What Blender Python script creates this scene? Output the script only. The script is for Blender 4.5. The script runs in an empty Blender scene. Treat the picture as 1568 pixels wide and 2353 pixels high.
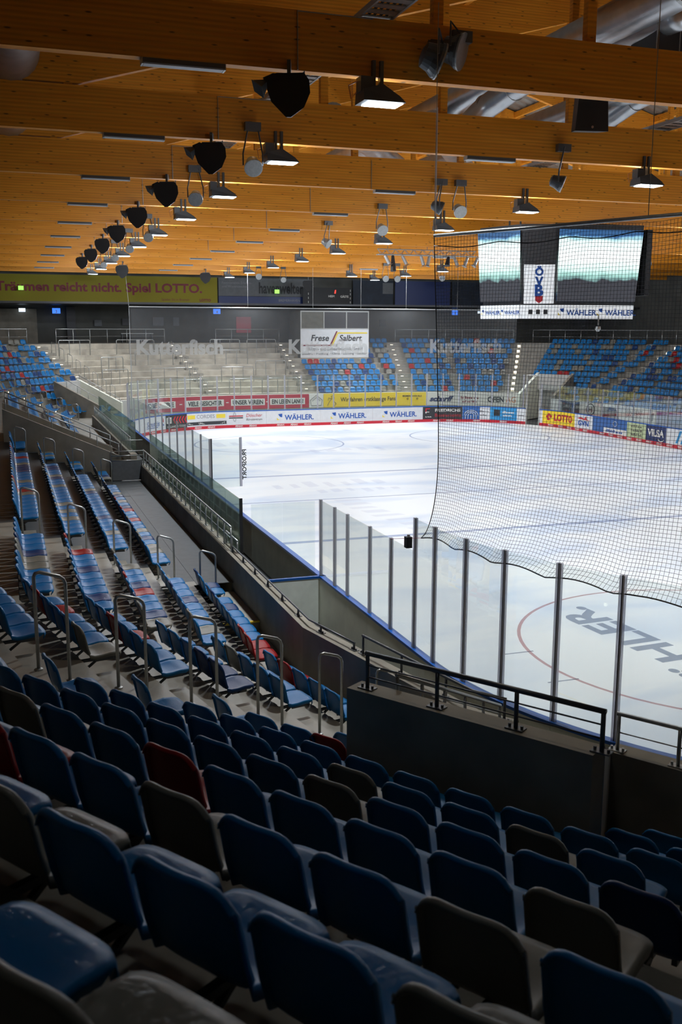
import bpy, math, random
from math import sin, cos, tan, pi, radians, sqrt, atan2, hypot
import numpy as np
random.seed(7)
S = bpy.context.scene
COL = S.collection

# ------------------------------------------------------------------ camera
CX, CY, CZ, YAW, PITCH, ROLL, FPX = -21.7889, -7.094, 6.8767, 0.3269, 0.1857, 0.0024, 2253.9171
cf = np.array([sin(YAW)*cos(PITCH), cos(YAW)*cos(PITCH), -sin(PITCH)])
cr0 = np.array([cos(YAW), -sin(YAW), 0.0]); cu0 = np.cross(cr0, cf)
cr = cos(ROLL)*cr0+sin(ROLL)*cu0; cu = -sin(ROLL)*cr0+cos(ROLL)*cu0
cam_data = bpy.data.cameras.new('camera'); cam = bpy.data.objects.new('camera', cam_data); COL.objects.link(cam)
from mathutils import Matrix, Vector
cam.matrix_world = Matrix(((cr[0], cu[0], -cf[0], CX), (cr[1], cu[1], -cf[1], CY), (cr[2], cu[2], -cf[2], CZ), (0, 0, 0, 1)))
cam_data.sensor_fit = 'VERTICAL'; cam_data.sensor_height = 36.0; cam_data.lens = FPX/2353*36
cam_data.clip_end = 300; cam_data.clip_start = 0.05
cam_data.dof.use_dof = True; cam_data.dof.focus_distance = 26; cam_data.dof.aperture_fstop = 4.0
S.camera = cam
def proj(P):
    d = np.array(P, float)-np.array([CX, CY, CZ]); z = d@cf
    if z < 0.2: return -9999, -9999, z
    return 784+FPX*(d@cr)/z, 1176.5-FPX*(d@cu)/z, z

# ------------------------------------------------------------------ world, exposure
W = bpy.data.worlds.new('world'); S.world = W; W.use_nodes = True
W.node_tree.nodes['Background'].inputs[0].default_value = (0.05, 0.07, 0.1, 1)
W.node_tree.nodes['Background'].inputs[1].default_value = 0.02
S.view_settings.view_transform = 'Standard'; S.view_settings.look = 'None'
S.view_settings.gamma = 1; S.view_settings.use_curve_mapping = False
S.view_settings.exposure = 0.0
LAMP_W = 300.0          # power of one lit high-bay floodlight
LAMP_K = [.84, .76, .66, .54, .50, .50, .50, .60, .92, 1.05]   # dimmer groups along the hall
CEIL_FILL_K = [.10, .35, 1.0, 1.9, 2.4, 2.6, 2.6, 2.4, 1.8, 1.2, .10]
CEIL_FILL = 1.0            # strength of the added point lights that brighten the roof
try:
    S.cycles.max_bounces = 6; S.cycles.diffuse_bounces = 4; S.cycles.glossy_bounces = 2
    S.cycles.transparent_max_bounces = 40; S.cycles.transmission_bounces = 2
    S.cycles.caustics_reflective = False; S.cycles.caustics_refractive = False
    S.cycles.sample_clamp_indirect = 3
except Exception: pass

# ------------------------------------------------------------------ materials
def new_mat(name):
    m = bpy.data.materials.new(name); m.use_nodes = True; nt = m.node_tree
    return m, nt, nt.nodes['Principled BSDF']
def link(nt, a, b): nt.links.new(a, b)
def simple(name, col, rough=0.5, metal=0.0, noise=0.0, nscale=8.0, bump=0.0, bscale=40.0, spec=0.5, coat=0.0):
    m, nt, b = new_mat(name)
    b.inputs['Base Color'].default_value = (*col, 1); b.inputs['Roughness'].default_value = rough
    b.inputs['Metallic'].default_value = metal; b.inputs['Specular IOR Level'].default_value = spec
    if coat: b.inputs['Coat Weight'].default_value = coat; b.inputs['Coat Roughness'].default_value = 0.1
    tc = nt.nodes.new('ShaderNodeTexCoord')
    if noise > 0:
        n = nt.nodes.new('ShaderNodeTexNoise'); n.inputs['Scale'].default_value = nscale; n.inputs['Detail'].default_value = 6
        link(nt, tc.outputs['Object'], n.inputs['Vector'])
        r = nt.nodes.new('ShaderNodeMapRange'); r.inputs[1].default_value = 0.3; r.inputs[2].default_value = 0.7
        r.inputs[3].default_value = 1-noise; r.inputs[4].default_value = 1+noise
        link(nt, n.outputs['Fac'], r.inputs[0])
        mx = nt.nodes.new('ShaderNodeVectorMath'); mx.operation = 'SCALE'; mx.inputs[0].default_value = col
        link(nt, r.outputs[0], mx.inputs['Scale']); link(nt, mx.outputs[0], b.inputs['Base Color'])
    if bump > 0:
        n2 = nt.nodes.new('ShaderNodeTexNoise'); n2.inputs['Scale'].default_value = bscale; n2.inputs['Detail'].default_value = 4
        link(nt, tc.outputs['Object'], n2.inputs['Vector'])
        bp = nt.nodes.new('ShaderNodeBump'); bp.inputs['Strength'].default_value = bump; bp.inputs['Distance'].default_value = 0.01
        link(nt, n2.outputs['Fac'], bp.inputs['Height']); link(nt, bp.outputs[0], b.inputs['Normal'])
    return m
def emis(name, col, st):
    m, nt, b = new_mat(name)
    b.inputs['Base Color'].default_value = (*col, 1)
    b.inputs['Emission Color'].default_value = (*col, 1); b.inputs['Emission Strength'].default_value = st
    return m
def thin_glass(name, tint, refl=0.06, haze=0.0, hazecol=(.8, .85, .85)):
    m = bpy.data.materials.new(name); m.use_nodes = True; nt = m.node_tree; nt.nodes.clear()
    out = nt.nodes.new('ShaderNodeOutputMaterial'); tr = nt.nodes.new('ShaderNodeBsdfTransparent'); tr.inputs[0].default_value = (*tint, 1)
    gl = nt.nodes.new('ShaderNodeBsdfGlossy'); gl.inputs['Roughness'].default_value = 0.03; gl.inputs[0].default_value = (.9, 1, .97, 1)
    lw = nt.nodes.new('ShaderNodeLayerWeight'); lw.inputs[0].default_value = 0.25
    mr = nt.nodes.new('ShaderNodeMapRange'); mr.inputs[3].default_value = refl*0.5; mr.inputs[4].default_value = refl*7
    link(nt, lw.outputs['Fresnel'], mr.inputs[0])
    mx = nt.nodes.new('ShaderNodeMixShader'); link(nt, mr.outputs[0], mx.inputs[0]); link(nt, tr.outputs[0], mx.inputs[1]); link(nt, gl.outputs[0], mx.inputs[2])
    last = mx
    if haze > 0:
        df = nt.nodes.new('ShaderNodeBsdfDiffuse'); df.inputs[0].default_value = (*hazecol, 1)
        m2 = nt.nodes.new('ShaderNodeMixShader'); m2.inputs[0].default_value = haze
        link(nt, mx.outputs[0], m2.inputs[1]); link(nt, df.outputs[0], m2.inputs[2]); last = m2
    link(nt, last.outputs[0], out.inputs[0])
    return m
def wood_mat():
    m, nt, b = new_mat('glulam_wood'); b.inputs['Roughness'].default_value = 0.5
    tc = nt.nodes.new('ShaderNodeTexCoord'); mp = nt.nodes.new('ShaderNodeMapping'); mp.inputs['Scale'].default_value = (0.35, 6, 11)
    link(nt, tc.outputs['Object'], mp.inputs['Vector'])
    n = nt.nodes.new('ShaderNodeTexNoise'); n.inputs['Scale'].default_value = 1.6; n.inputs['Detail'].default_value = 5
    link(nt, mp.outputs[0], n.inputs['Vector'])
    cr_ = nt.nodes.new('ShaderNodeValToRGB'); e = cr_.color_ramp.elements
    e[0].position = 0.3; e[0].color = (0.80, 0.27, 0.012, 1); e[1].position = 0.7; e[1].color = (0.98, 0.40, 0.030, 1)
    link(nt, n.outputs['Fac'], cr_.inputs[0])
    mp2 = nt.nodes.new('ShaderNodeMapping'); mp2.inputs['Scale'].default_value = (2.6, 3.0, 10); link(nt, tc.outputs['Object'], mp2.inputs['Vector'])
    v = nt.nodes.new('ShaderNodeTexVoronoi'); v.inputs['Scale'].default_value = 1.0; link(nt, mp2.outputs[0], v.inputs['Vector'])
    kr = nt.nodes.new('ShaderNodeMapRange'); kr.inputs[1].default_value = 0.08; kr.inputs[2].default_value = 0.17; kr.inputs[3].default_value = 0.25; kr.inputs[4].default_value = 1.0
    link(nt, v.outputs['Distance'], kr.inputs[0])
    wv = nt.nodes.new('ShaderNodeTexWave'); wv.bands_direction = 'Z'; wv.inputs['Scale'].default_value = 4.0; wv.inputs['Distortion'].default_value = 0.3
    link(nt, tc.outputs['Object'], wv.inputs['Vector'])
    wr = nt.nodes.new('ShaderNodeMapRange'); wr.inputs[3].default_value = 0.84; wr.inputs[4].default_value = 1.0; link(nt, wv.outputs['Fac'], wr.inputs[0])
    mu = nt.nodes.new('ShaderNodeMath'); mu.operation = 'MULTIPLY'; link(nt, kr.outputs[0], mu.inputs[0]); link(nt, wr.outputs[0], mu.inputs[1])
    sc = nt.nodes.new('ShaderNodeVectorMath'); sc.operation = 'SCALE'; link(nt, cr_.outputs[0], sc.inputs[0]); link(nt, mu.outputs[0], sc.inputs['Scale'])
    link(nt, sc.outputs[0], b.inputs['Base Color'])
    return m
def ice_mat():
    m, nt, b = new_mat('rink_ice'); b.inputs['Roughness'].default_value = 0.32; b.inputs['Specular IOR Level'].default_value = 0.25
    tc = nt.nodes.new('ShaderNodeTexCoord'); mp = nt.nodes.new('ShaderNodeMapping'); mp.inputs['Scale'].default_value = (0.16, 0.32, 1)
    link(nt, tc.outputs['Object'], mp.inputs['Vector'])
    n = nt.nodes.new('ShaderNodeTexNoise'); n.inputs['Scale'].default_value = 1.1; n.inputs['Detail'].default_value = 9; n.inputs['Distortion'].default_value = 0.6
    link(nt, mp.outputs[0], n.inputs['Vector'])
    r = nt.nodes.new('ShaderNodeValToRGB'); e = r.color_ramp.elements
    e[0].position = 0.36; e[0].color = (0.58, 0.65, 0.76, 1); e[1].position = 0.56; e[1].color = (0.80, 0.815, 0.83, 1)
    link(nt, n.outputs['Fac'], r.inputs[0]); link(nt, r.outputs[0], b.inputs['Base Color'])
    return m
def led_mat():
    m, nt, b = new_mat('led_picture'); b.inputs['Base Color'].default_value = (0.01, 0.01, 0.012, 1)
    tc = nt.nodes.new('ShaderNodeTexCoord'); sp = nt.nodes.new('ShaderNodeSeparateXYZ'); link(nt, tc.outputs['UV'], sp.inputs[0])
    n = nt.nodes.new('ShaderNodeTexNoise'); n.inputs['Scale'].default_value = 5; n.inputs['Detail'].default_value = 6; link(nt, tc.outputs['UV'], n.inputs['Vector'])
    ad = nt.nodes.new('ShaderNodeMath'); ad.operation = 'MULTIPLY_ADD'; ad.inputs[1].default_value = 0.16; link(nt, n.outputs['Fac'], ad.inputs[0]); link(nt, sp.outputs['Y'], ad.inputs[2])
    r = nt.nodes.new('ShaderNodeValToRGB'); r.color_ramp.interpolation = 'LINEAR'; els = r.color_ramp.elements
    els[0].position = 0.0; els[0].color = (0.035, 0.037, 0.045, 1); els[1].position = 1.0; els[1].color = (0.02, 0.08, 0.2, 1)
    for p_, c_ in ((0.37, (0.03, 0.032, 0.04)), (0.39, (0.12, 0.22, 0.22)), (0.45, (0.30, 0.55, 0.50)), (0.52, (0.6, 0.88, 0.82)), (0.70, (0.95, 1.0, 1.0)), (0.92, (0.7, 0.9, 0.88)), (0.97, (0.25, 0.5, 0.6)), (0.995, (0.05, 0.15, 0.35))):
        q = els.new(p_); q.color = (*c_, 1)
    link(nt, ad.outputs[0], r.inputs[0])
    w = nt.nodes.new('ShaderNodeMath'); w.operation = 'MULTIPLY'; w.inputs[1].default_value = 46*6.2832; link(nt, sp.outputs['Y'], w.inputs[0])
    sn = nt.nodes.new('ShaderNodeMath'); sn.operation = 'SINE'; link(nt, w.outputs[0], sn.inputs[0])
    mr = nt.nodes.new('ShaderNodeMapRange'); mr.inputs[1].default_value = -1; mr.inputs[3].default_value = 1.0; mr.inputs[4].default_value = 1.9; link(nt, sn.outputs[0], mr.inputs[0])
    link(nt, r.outputs[0], b.inputs['Emission Color']); link(nt, mr.outputs[0], b.inputs['Emission Strength'])
    return m
def seat_mat(name, col):
    m, nt, b = new_mat(name); b.inputs['Base Color'].default_value = (*col, 1); b.inputs['Roughness'].default_value = 0.42
    b.inputs['Specular IOR Level'].default_value = 0.3; b.inputs['Specular Tint'].default_value = (*[min(1, .25+2.2*c) for c in col], 1); b.inputs['Coat Weight'].default_value = 0.30; b.inputs['Coat Roughness'].default_value = 0.14
    tc = nt.nodes.new('ShaderNodeTexCoord'); n = nt.nodes.new('ShaderNodeTexNoise'); n.inputs['Scale'].default_value = 22; n.inputs['Detail'].default_value = 5
    n.inputs['Distortion'].default_value = 2.0
    link(nt, tc.outputs['Object'], n.inputs['Vector'])
    bp = nt.nodes.new('ShaderNodeBump'); bp.inputs['Strength'].default_value = 0.4; bp.inputs['Distance'].default_value = 0.02
    link(nt, n.outputs['Fac'], bp.inputs['Height']); link(nt, bp.outputs[0], b.inputs['Coat Normal'])
    return m
M = {}
M['wood'] = wood_mat(); M['ice'] = ice_mat(); M['led'] = led_mat()
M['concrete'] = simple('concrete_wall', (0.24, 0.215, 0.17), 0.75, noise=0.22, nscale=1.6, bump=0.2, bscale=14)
M['tread'] = simple('concrete_tread', (0.29, 0.27, 0.23), 0.42, noise=0.2, nscale=2.2, bump=0.12, bscale=30)
M['terrace'] = simple('concrete_terrace', (0.40, 0.365, 0.30), 0.7, noise=0.3, nscale=1.1)
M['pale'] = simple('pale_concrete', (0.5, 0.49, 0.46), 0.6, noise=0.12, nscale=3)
M['slab'] = simple('dark_slab', (0.045, 0.047, 0.05), 0.45, noise=0.25, nscale=3)
M['walk_shade'] = simple('rubber_walkway_tread_shade', (0.05, 0.055, 0.058), 0.5, noise=0.2, nscale=5)  # walkway floor; also left treads with seat shade put into their colour
M['hallwall'] = simple('dark_hall_wall', (0.09, 0.09, 0.08), 0.8, noise=0.2, nscale=0.8)
M['deck'] = simple('corrugated_deck', (0.22, 0.2, 0.17), 0.5, metal=0.3, noise=0.1, nscale=2)
M['steel'] = simple('galvanised_steel', (0.42, 0.43, 0.42), 0.38, metal=0.85, noise=0.1, nscale=20)
M['darksteel'] = simple('dark_painted_steel', (0.10, 0.105, 0.11), 0.35, metal=0.3)
M['duct'] = simple('spiral_duct_metal', (0.5, 0.52, 0.54), 0.33, metal=0.88, noise=0.12, nscale=3, bump=0.1, bscale=20)
M['alu'] = simple('aluminium_profile', (0.62, 0.63, 0.72), 0.35, metal=0.15)
M['black'] = simple('black_plastic', (0.008, 0.008, 0.009), 0.55)
M['rubber'] = simple('black_rubber', (0.015, 0.015, 0.017), 0.7)
M['white'] = simple('white_board', (0.78, 0.79, 0.8), 0.35, noise=0.05, nscale=4)
M['offwhite'] = simple('off_white_paint', (0.6, 0.6, 0.56), 0.5)
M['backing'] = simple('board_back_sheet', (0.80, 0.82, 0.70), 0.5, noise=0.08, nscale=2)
M['backdark'] = simple('board_back_dark', (0.12, 0.115, 0.09), 0.6, noise=0.2, nscale=3)
M['blue'] = simple('board_rail_blue', (0.008, 0.10, 0.42), 0.35)
M['red'] = simple('kick_strip_red', (0.55, 0.012, 0.03), 0.4)
M['yellow'] = simple('advert_yellow', (0.92, 0.66, 0.03), 0.5)
M['bannery'] = simple('banner_yellow', (0.27, 0.225, 0.006), 0.7)
M['crimson'] = simple('advert_crimson', (0.50, 0.03, 0.06), 0.5)
M['navy'] = simple('advert_navy', (0.015, 0.03, 0.12), 0.45)
M['midblue'] = simple('advert_blue', (0.03, 0.12, 0.36), 0.45)
M['cyan'] = simple('advert_cyan', (0.03, 0.28, 0.58), 0.45)
M['char'] = simple('advert_charcoal', (0.03, 0.03, 0.033), 0.5)
M['lime'] = simple('advert_pale_green', (0.5, 0.58, 0.33), 0.5)
M['purple'] = simple('banner_violet_blue', (0.10, 0.11, 0.30), 0.6)
M['ink'] = simple('ink_black', (0.02, 0.02, 0.022), 0.6)
M['inkblue'] = simple('ink_blue', (0.01, 0.08, 0.36), 0.5)
M['inkred'] = simple('ink_red', (0.5, 0.02, 0.03), 0.5)
M['inkmaroon'] = simple('ink_maroon', (0.20, 0.012, 0.03), 0.6)
M['inkorange'] = simple('ink_orange', (0.7, 0.25, 0.08), 0.5)
M['inkgrey'] = simple('ink_grey', (0.25, 0.25, 0.26), 0.5)
M['inkyellow'] = simple('ink_yellow', (0.85, 0.65, 0.05), 0.5)
M['paper'] = simple('white_paper', (0.8, 0.78, 0.72), 0.6)
M['bench'] = simple('pale_bench_wood', (0.62, 0.46, 0.25), 0.5, noise=0.08, nscale=20)
M['plexi'] = thin_glass('clear_post_plastic', (0.88, 0.88, 0.93), 0.04, haze=0.40, hazecol=(.95, .95, 1.0))
M['glass'] = thin_glass('rink_glass', (0.94, 0.965, 0.955), 0.035, haze=0.02)
M['glassedge'] = thin_glass('wall_glass', (0.84, 0.92, 0.88), 0.09, haze=0.04, hazecol=(.5, .65, .6))
M['film'] = thin_glass('net_film', (0.93, 0.93, 0.93), 0.01, haze=0.05, hazecol=(.55, .56, .58))
M['letterfilm'] = thin_glass('net_letter_film', (0.72, 0.72, 0.72), 0.0, haze=0.36, hazecol=(.75, .75, .72))
M['line_blue'] = thin_glass('ice_paint_blue', (0.80, 0.84, 0.92), 0.0, haze=0.22, hazecol=(.30, .36, .55))
M['line_red'] = thin_glass('ice_paint_red', (0.90, 0.82, 0.82), 0.0, haze=0.28, hazecol=(.55, .2, .22))
M['line_grey'] = thin_glass('ice_paint_grey', (0.85, 0.87, 0.9), 0.0, haze=0.45, hazecol=(.28, .32, .42))
M['scuff'] = thin_glass('ice_scuff', (0.97, 0.97, 0.99), 0.0, haze=0.05, hazecol=(.40, .48, .68))
M['lens'] = emis('lamp_lens_lit', (0.75, 0.88, 1.0), 14.0)
M['lenswarm'] = emis('lamp_lens_warm', (1.0, 0.9, 0.7), 9.0)
M['reflector'] = simple('unlit_reflector', (0.75, 0.77, 0.78), 0.25, metal=0.3, noise=0.2, nscale=9)
M['housing'] = simple('lamp_housing', (0.10, 0.11, 0.12), 0.4, metal=0.4)
M['housingpale'] = simple('pale_lamp_housing', (0.45, 0.46, 0.46), 0.4, metal=0.4)
M['tube'] = simple('unlit_tube_diffuser', (0.62, 0.66, 0.68), 0.4)
M['step'] = emis('step_light', (1.0, 0.88, 0.65), 6.0)
M['signblue'] = emis('lit_sign_blue', (0.05, 0.2, 0.85), 1.3)
M['signwhite'] = emis('lit_sign_white', (0.7, 0.85, 1.0), 1.6)
M['signgreen'] = emis('lit_sign_green', (0.35, 0.9, 0.12), 1.2)
M['ledred'] = emis('led_red', (1.0, 0.03, 0.02), 3)
M['boardwhite'] = emis('backlit_white', (0.85, 0.88, 0.9), 0.42)
M['cyl'] = simple('dark_banner', (0.012, 0.02, 0.035), 0.6, noise=0.4, nscale=1)
M['banngrey'] = simple('grey_banner', (0.14, 0.145, 0.15), 0.7, noise=0.1, nscale=3)
M['wframe'] = simple('white_frame', (0.45, 0.45, 0.42), 0.5)
M['net'] = simple('net_cord', (0.05, 0.052, 0.065), 0.5)
SEATM = {'blue': seat_mat('seat_blue', (0.006, 0.135, 0.35)), 'navy': seat_mat('seat_navy', (0.005, 0.035, 0.13)),
         'grey': seat_mat('seat_grey', (0.17, 0.165, 0.14)), 'red': seat_mat('seat_red', (0.27, 0.008, 0.010))}

# ------------------------------------------------------------------ mesh helpers
class MB:
    def __init__(s): s.v = []; s.f = []; s.mi = []; s.uv = None; s.cur = 0
    def add(s, vs, fs):
        o = len(s.v); s.v += [tuple(map(float, v)) for v in vs]; s.f += [tuple(i+o for i in f) for f in fs]; s.mi += [s.cur]*len(fs); return s
    def box(s, a, b):
        (x0, y0, z0), (x1, y1, z1) = a, b
        return s.add([(x0, y0, z0), (x1, y0, z0), (x1, y1, z0), (x0, y1, z0), (x0, y0, z1), (x1, y0, z1), (x1, y1, z1), (x0, y1, z1)],
                     [(0, 3, 2, 1), (4, 5, 6, 7), (0, 1, 5, 4), (1, 2, 6, 5), (2, 3, 7, 6), (3, 0, 4, 7)])
    def obox(s, c, ax, ay, az, hx, hy, hz):
        c = np.array(c, float); ax, ay, az = [np.array(q, float) for q in (ax, ay, az)]
        vs = [c+ax*hx*i+ay*hy*j+az*hz*k for k in (-1, 1) for (i, j) in ((-1, -1), (1, -1), (1, 1), (-1, 1))]
        return s.add(vs, [(0, 3, 2, 1), (4, 5, 6, 7), (0, 1, 5, 4), (1, 2, 6, 5), (2, 3, 7, 6), (3, 0, 4, 7)])
    def prism(s, poly, z0, z1):
        n = len(poly); vs = [(x, y, z0) for x, y in poly]+[(x, y, z1) for x, y in poly]
        return s.add(vs, [tuple(range(n))[::-1], tuple(range(n, 2*n))]+[(i, (i+1) % n, n+(i+1) % n, n+i) for i in range(n)])
    def tube(s, pts, r, n=8, caps=True, closed=False):
        pts = [np.array(p, float) for p in pts]; rings = []; L = len(pts)
        t0 = None
        for i, p in enumerate(pts):
            if closed: d = pts[(i+1) % L]-pts[i-1]
            else: d = pts[min(i+1, L-1)]-pts[max(i-1, 0)]
            d = d/(np.linalg.norm(d)+1e-12)
            if t0 is None:
                up = np.array([0, 0, 1.]) if abs(d[2]) < 0.9 else np.array([1., 0, 0]); t0 = np.cross(d, up)
            t0 = t0-d*(t0@d); t0 /= np.linalg.norm(t0)+1e-12; b = np.cross(d, t0)
            rr = r[i] if isinstance(r, (list, tuple)) else r
            rings.append([p+rr*(cos(2*pi*k/n)*t0+sin(2*pi*k/n)*b) for k in range(n)])
        vs = [q for g in rings for q in g]; fs = []
        for i in range(L if closed else L-1):
            j = (i+1) % L
            for k in range(n): fs.append((i*n+k, i*n+(k+1) % n, j*n+(k+1) % n, j*n+k))
        if caps and not closed: fs += [tuple(range(n))[::-1], tuple(range((L-1)*n, L*n))]
        return s.add(vs, fs)
    def lathe(s, prof, c, axis, n=20):
        c = np.array(c, float); a = np.array(axis, float); a /= np.linalg.norm(a)
        u = np.cross(a, (0, 0, 1.) if abs(a[2]) < .9 else (1., 0, 0)); u /= np.linalg.norm(u); w = np.cross(a, u)
        vs = [c+a*h+rr*(cos(2*pi*k/n)*u+sin(2*pi*k/n)*w) for rr, h in prof for k in range(n)]; L = len(prof)
        fs = [(i*n+k, i*n+(k+1) % n, (i+1)*n+(k+1) % n, (i+1)*n+k) for i in range(L-1) for k in range(n)]
        return s.add(vs, fs+[tuple(range(n))[::-1], tuple(range((L-1)*n, L*n))])
    def mesh(s, name, mats, smooth=False):
        me = bpy.data.meshes.new(name); me.from_pydata(s.v, [], s.f)
        mats = mats if isinstance(mats, (list, tuple)) else [mats]
        for m in mats: me.materials.append(m)
        if len(mats) > 1: me.polygons.foreach_set('material_index', s.mi)
        if smooth: me.polygons.foreach_set('use_smooth', [True]*len(s.f))
        me.update(); return me
    def build(s, name, mats, parent=None, smooth=False):
        o = bpy.data.objects.new(name, s.mesh(name, mats, smooth)); COL.objects.link(o)
        if parent is not None: o.parent = parent
        return o
def tag(o, label=None, cat=None, group=None, kind=None):
    if label: o['label'] = label
    if cat: o['category'] = cat
    if group: o['group'] = group
    if kind: o['kind'] = kind
    return o
def empty(name, loc=(0, 0, 0), rz=0.0, label=None, cat=None, group=None):
    o = bpy.data.objects.new(name, None); COL.objects.link(o); o.location = loc; o.rotation_euler = (0, 0, rz); o.empty_display_size = 0.2
    return tag(o, label, cat, group)
def struct(o): o['kind'] = 'structure'; return o
ORD = ['', 'first', 'second', 'third', 'fourth', 'fifth', 'sixth', 'seventh', 'eighth', 'ninth', 'tenth', 'eleventh', 'twelfth', 'thirteenth', 'fourteenth', 'fifteenth', 'sixteenth', 'seventeenth', 'eighteenth', 'nineteenth', 'twentieth', 'twenty-first', 'twenty-second', 'twenty-third', 'twenty-fourth', 'twenty-fifth', 'twenty-sixth', 'twenty-seventh', 'twenty-eighth', 'twenty-ninth', 'thirtieth', 'thirty-first', 'thirty-second', 'thirty-third', 'thirty-fourth', 'thirty-fifth', 'thirty-sixth', 'thirty-seventh', 'thirty-eighth', 'thirty-ninth', 'fortieth']
# text as flat meshes --------------------------------------------------
_tc = {}
def text_geo(txt, bold=0.0, shear=0.0, spacing=1.0):
    key = (txt, bold, shear, spacing)
    if key in _tc: return _tc[key]
    cu_ = bpy.data.curves.new('lettering', 'FONT'); cu_.body = txt; cu_.size = 1.0; cu_.offset = bold; cu_.shear = shear
    cu_.space_character = spacing; cu_.align_x = 'CENTER'; cu_.align_y = 'CENTER'; cu_.resolution_u = 3
    o = bpy.data.objects.new('tmp', cu_); COL.objects.link(o); bpy.context.view_layer.update()
    me = bpy.data.meshes.new_from_object(o.evaluated_get(bpy.context.evaluated_depsgraph_get()))
    v = np.array([q.co[:2] for q in me.vertices]) if len(me.vertices) else np.zeros((1, 2)); f = [tuple(p.vertices) for p in me.polygons]
    bpy.data.objects.remove(o); bpy.data.curves.remove(cu_); bpy.data.meshes.remove(me)
    mn, mx = v.min(0), v.max(0); v = v-(mn+mx)/2
    _tc[key] = (v, f, mx-mn); return _tc[key]
def put_text(mb, txt, fn, w=None, h=None, bold=0.0, shear=0.0, spacing=1.0, rot=0):
    """fn(x,y)->3D; text centred on 0,0, scaled to width w and/or height h"""
    v, f, sz = text_geo(txt, bold, shear, spacing)
    if w is None: k = h/sz[1]; kx = ky = k
    elif h is None: kx = ky = w/sz[0]
    else: kx, ky = w/sz[0], h/sz[1]
    q = v*[kx, ky]
    if rot: q = q@np.array([[cos(rot), sin(rot)], [-sin(rot), cos(rot)]])
    mb.add([fn(x, y) for x, y in q], f); return mb
def shape2d(mb, pts, fn):
    mb.add([fn(x, y) for x, y in pts], [tuple(range(len(pts)))])
# ------------------------------------------------------------------ stand geometry: facets round the rink
def U(deg): return np.array([cos(radians(deg)), sin(radians(deg))])
CNL, CFL, CFR, CNR = (np.array(q, float) for q in ((-7, 8), (-7, 52), (7, 52), (7, 8)))
FAC = []
def fac(name, C, deg, base, step): FAC.append(dict(name=name, C=C, n=U(deg), deg=deg, d=np.array([U(deg)[1], -U(deg)[0]]), base=base, step=step))
fac('NLX', CNL, 236, 10.43, .90); fac('NL34', CNL, 214, 10.43, .90); fac('NL12', CNL, 192.5, 10.45, .925)
fac('LEFT', CNL, 180, 10.8, .925)
fac('FL12', CFL, 167.5, 10.45, .925); fac('FL34', CFL, 146, 10.43, .90); fac('FL56', CFL, 124, 10.43, .90); fac('FL78', CFL, 102.5, 10.45, .925)
fac('FAR', CFL, 90, 10.8, .925)
fac('FR78', CFR, 77.5, 10.45, .925); fac('FR56', CFR, 56, 10.43, .90); fac('FR34', CFR, 34, 10.43, .90); fac('FR12', CFR, 12.5, 10.45, .925)
fac('RIGHT', CFR, 0, 10.8, .925); fac('NR12', CNR, -12.5, 10.45, .925)
FI = {f['name']: i for i, f in enumerate(FAC)}
TREAD = lambda i: .83+.4*i
NROW = 12
def isect(k, i, off=-.63):
    """vertex between facet k and k+1 on the line offset from row i pan centre"""
    a, b = FAC[k], FAC[k+1]; Da = a['C']@a['n']+a['base']+a['step']*i+off; Db = b['C']@b['n']+b['base']+b['step']*i+off
    return np.linalg.solve(np.array([a['n'], b['n']]), [Da, Db])
def loc(name, t, d, z=None):
    f = FAC[FI[name]]; p = f['C']+f['n']*d+f['d']*t
    return p if z is None else np.array([p[0], p[1], z])
def trange(k, i, off=-.63):
    f = FAC[k]; a = isect(k-1, i, off) if k > 0 else f['C']+f['n']*10+f['d']*-6
    b = isect(k, i, off) if k < len(FAC)-1 else f['C']+f['n']*10+f['d']*6
    return (a-f['C'])@f['d'], (b-f['C'])@f['d']
VOM = {'NL34': [(-1.3, 1.25, 4)], 'FL34': [(-1.3, 1.3, 4)], 'FR34': [(-1.3, 1.3, 4)], 'LEFT': [(22.1, 25.3, 5)]}
def tz(name, i, t):
    for a, b, n in VOM.get(name, []):
        if a < t < b and i < n: return None
    if name in ('NL34', 'NLX') and i < 2 and (name == 'NLX' or t < 1.25): return None
    if name in ('FL56', 'FL78', 'FAR', 'FR78', 'FR56') and i < 2: return None
    if name == 'FR34' and i < 2 and t < 1.3: return None
    if name == 'FL34' and i < 2 and t > -1.3: return None
    if name == 'LEFT' and i == 0 and t > 6.0: return TREAD(1)
    if name in ('FL12', 'FL34') and i == 0: return TREAD(1)
    return TREAD(i)
CUTS = {'NL34': [-1.3, 1.25], 'FL34': [-1.3, 1.3], 'FR34': [-1.3, 1.3], 'LEFT': [6.0, 6.35, 22.1, 25.3]}
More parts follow.
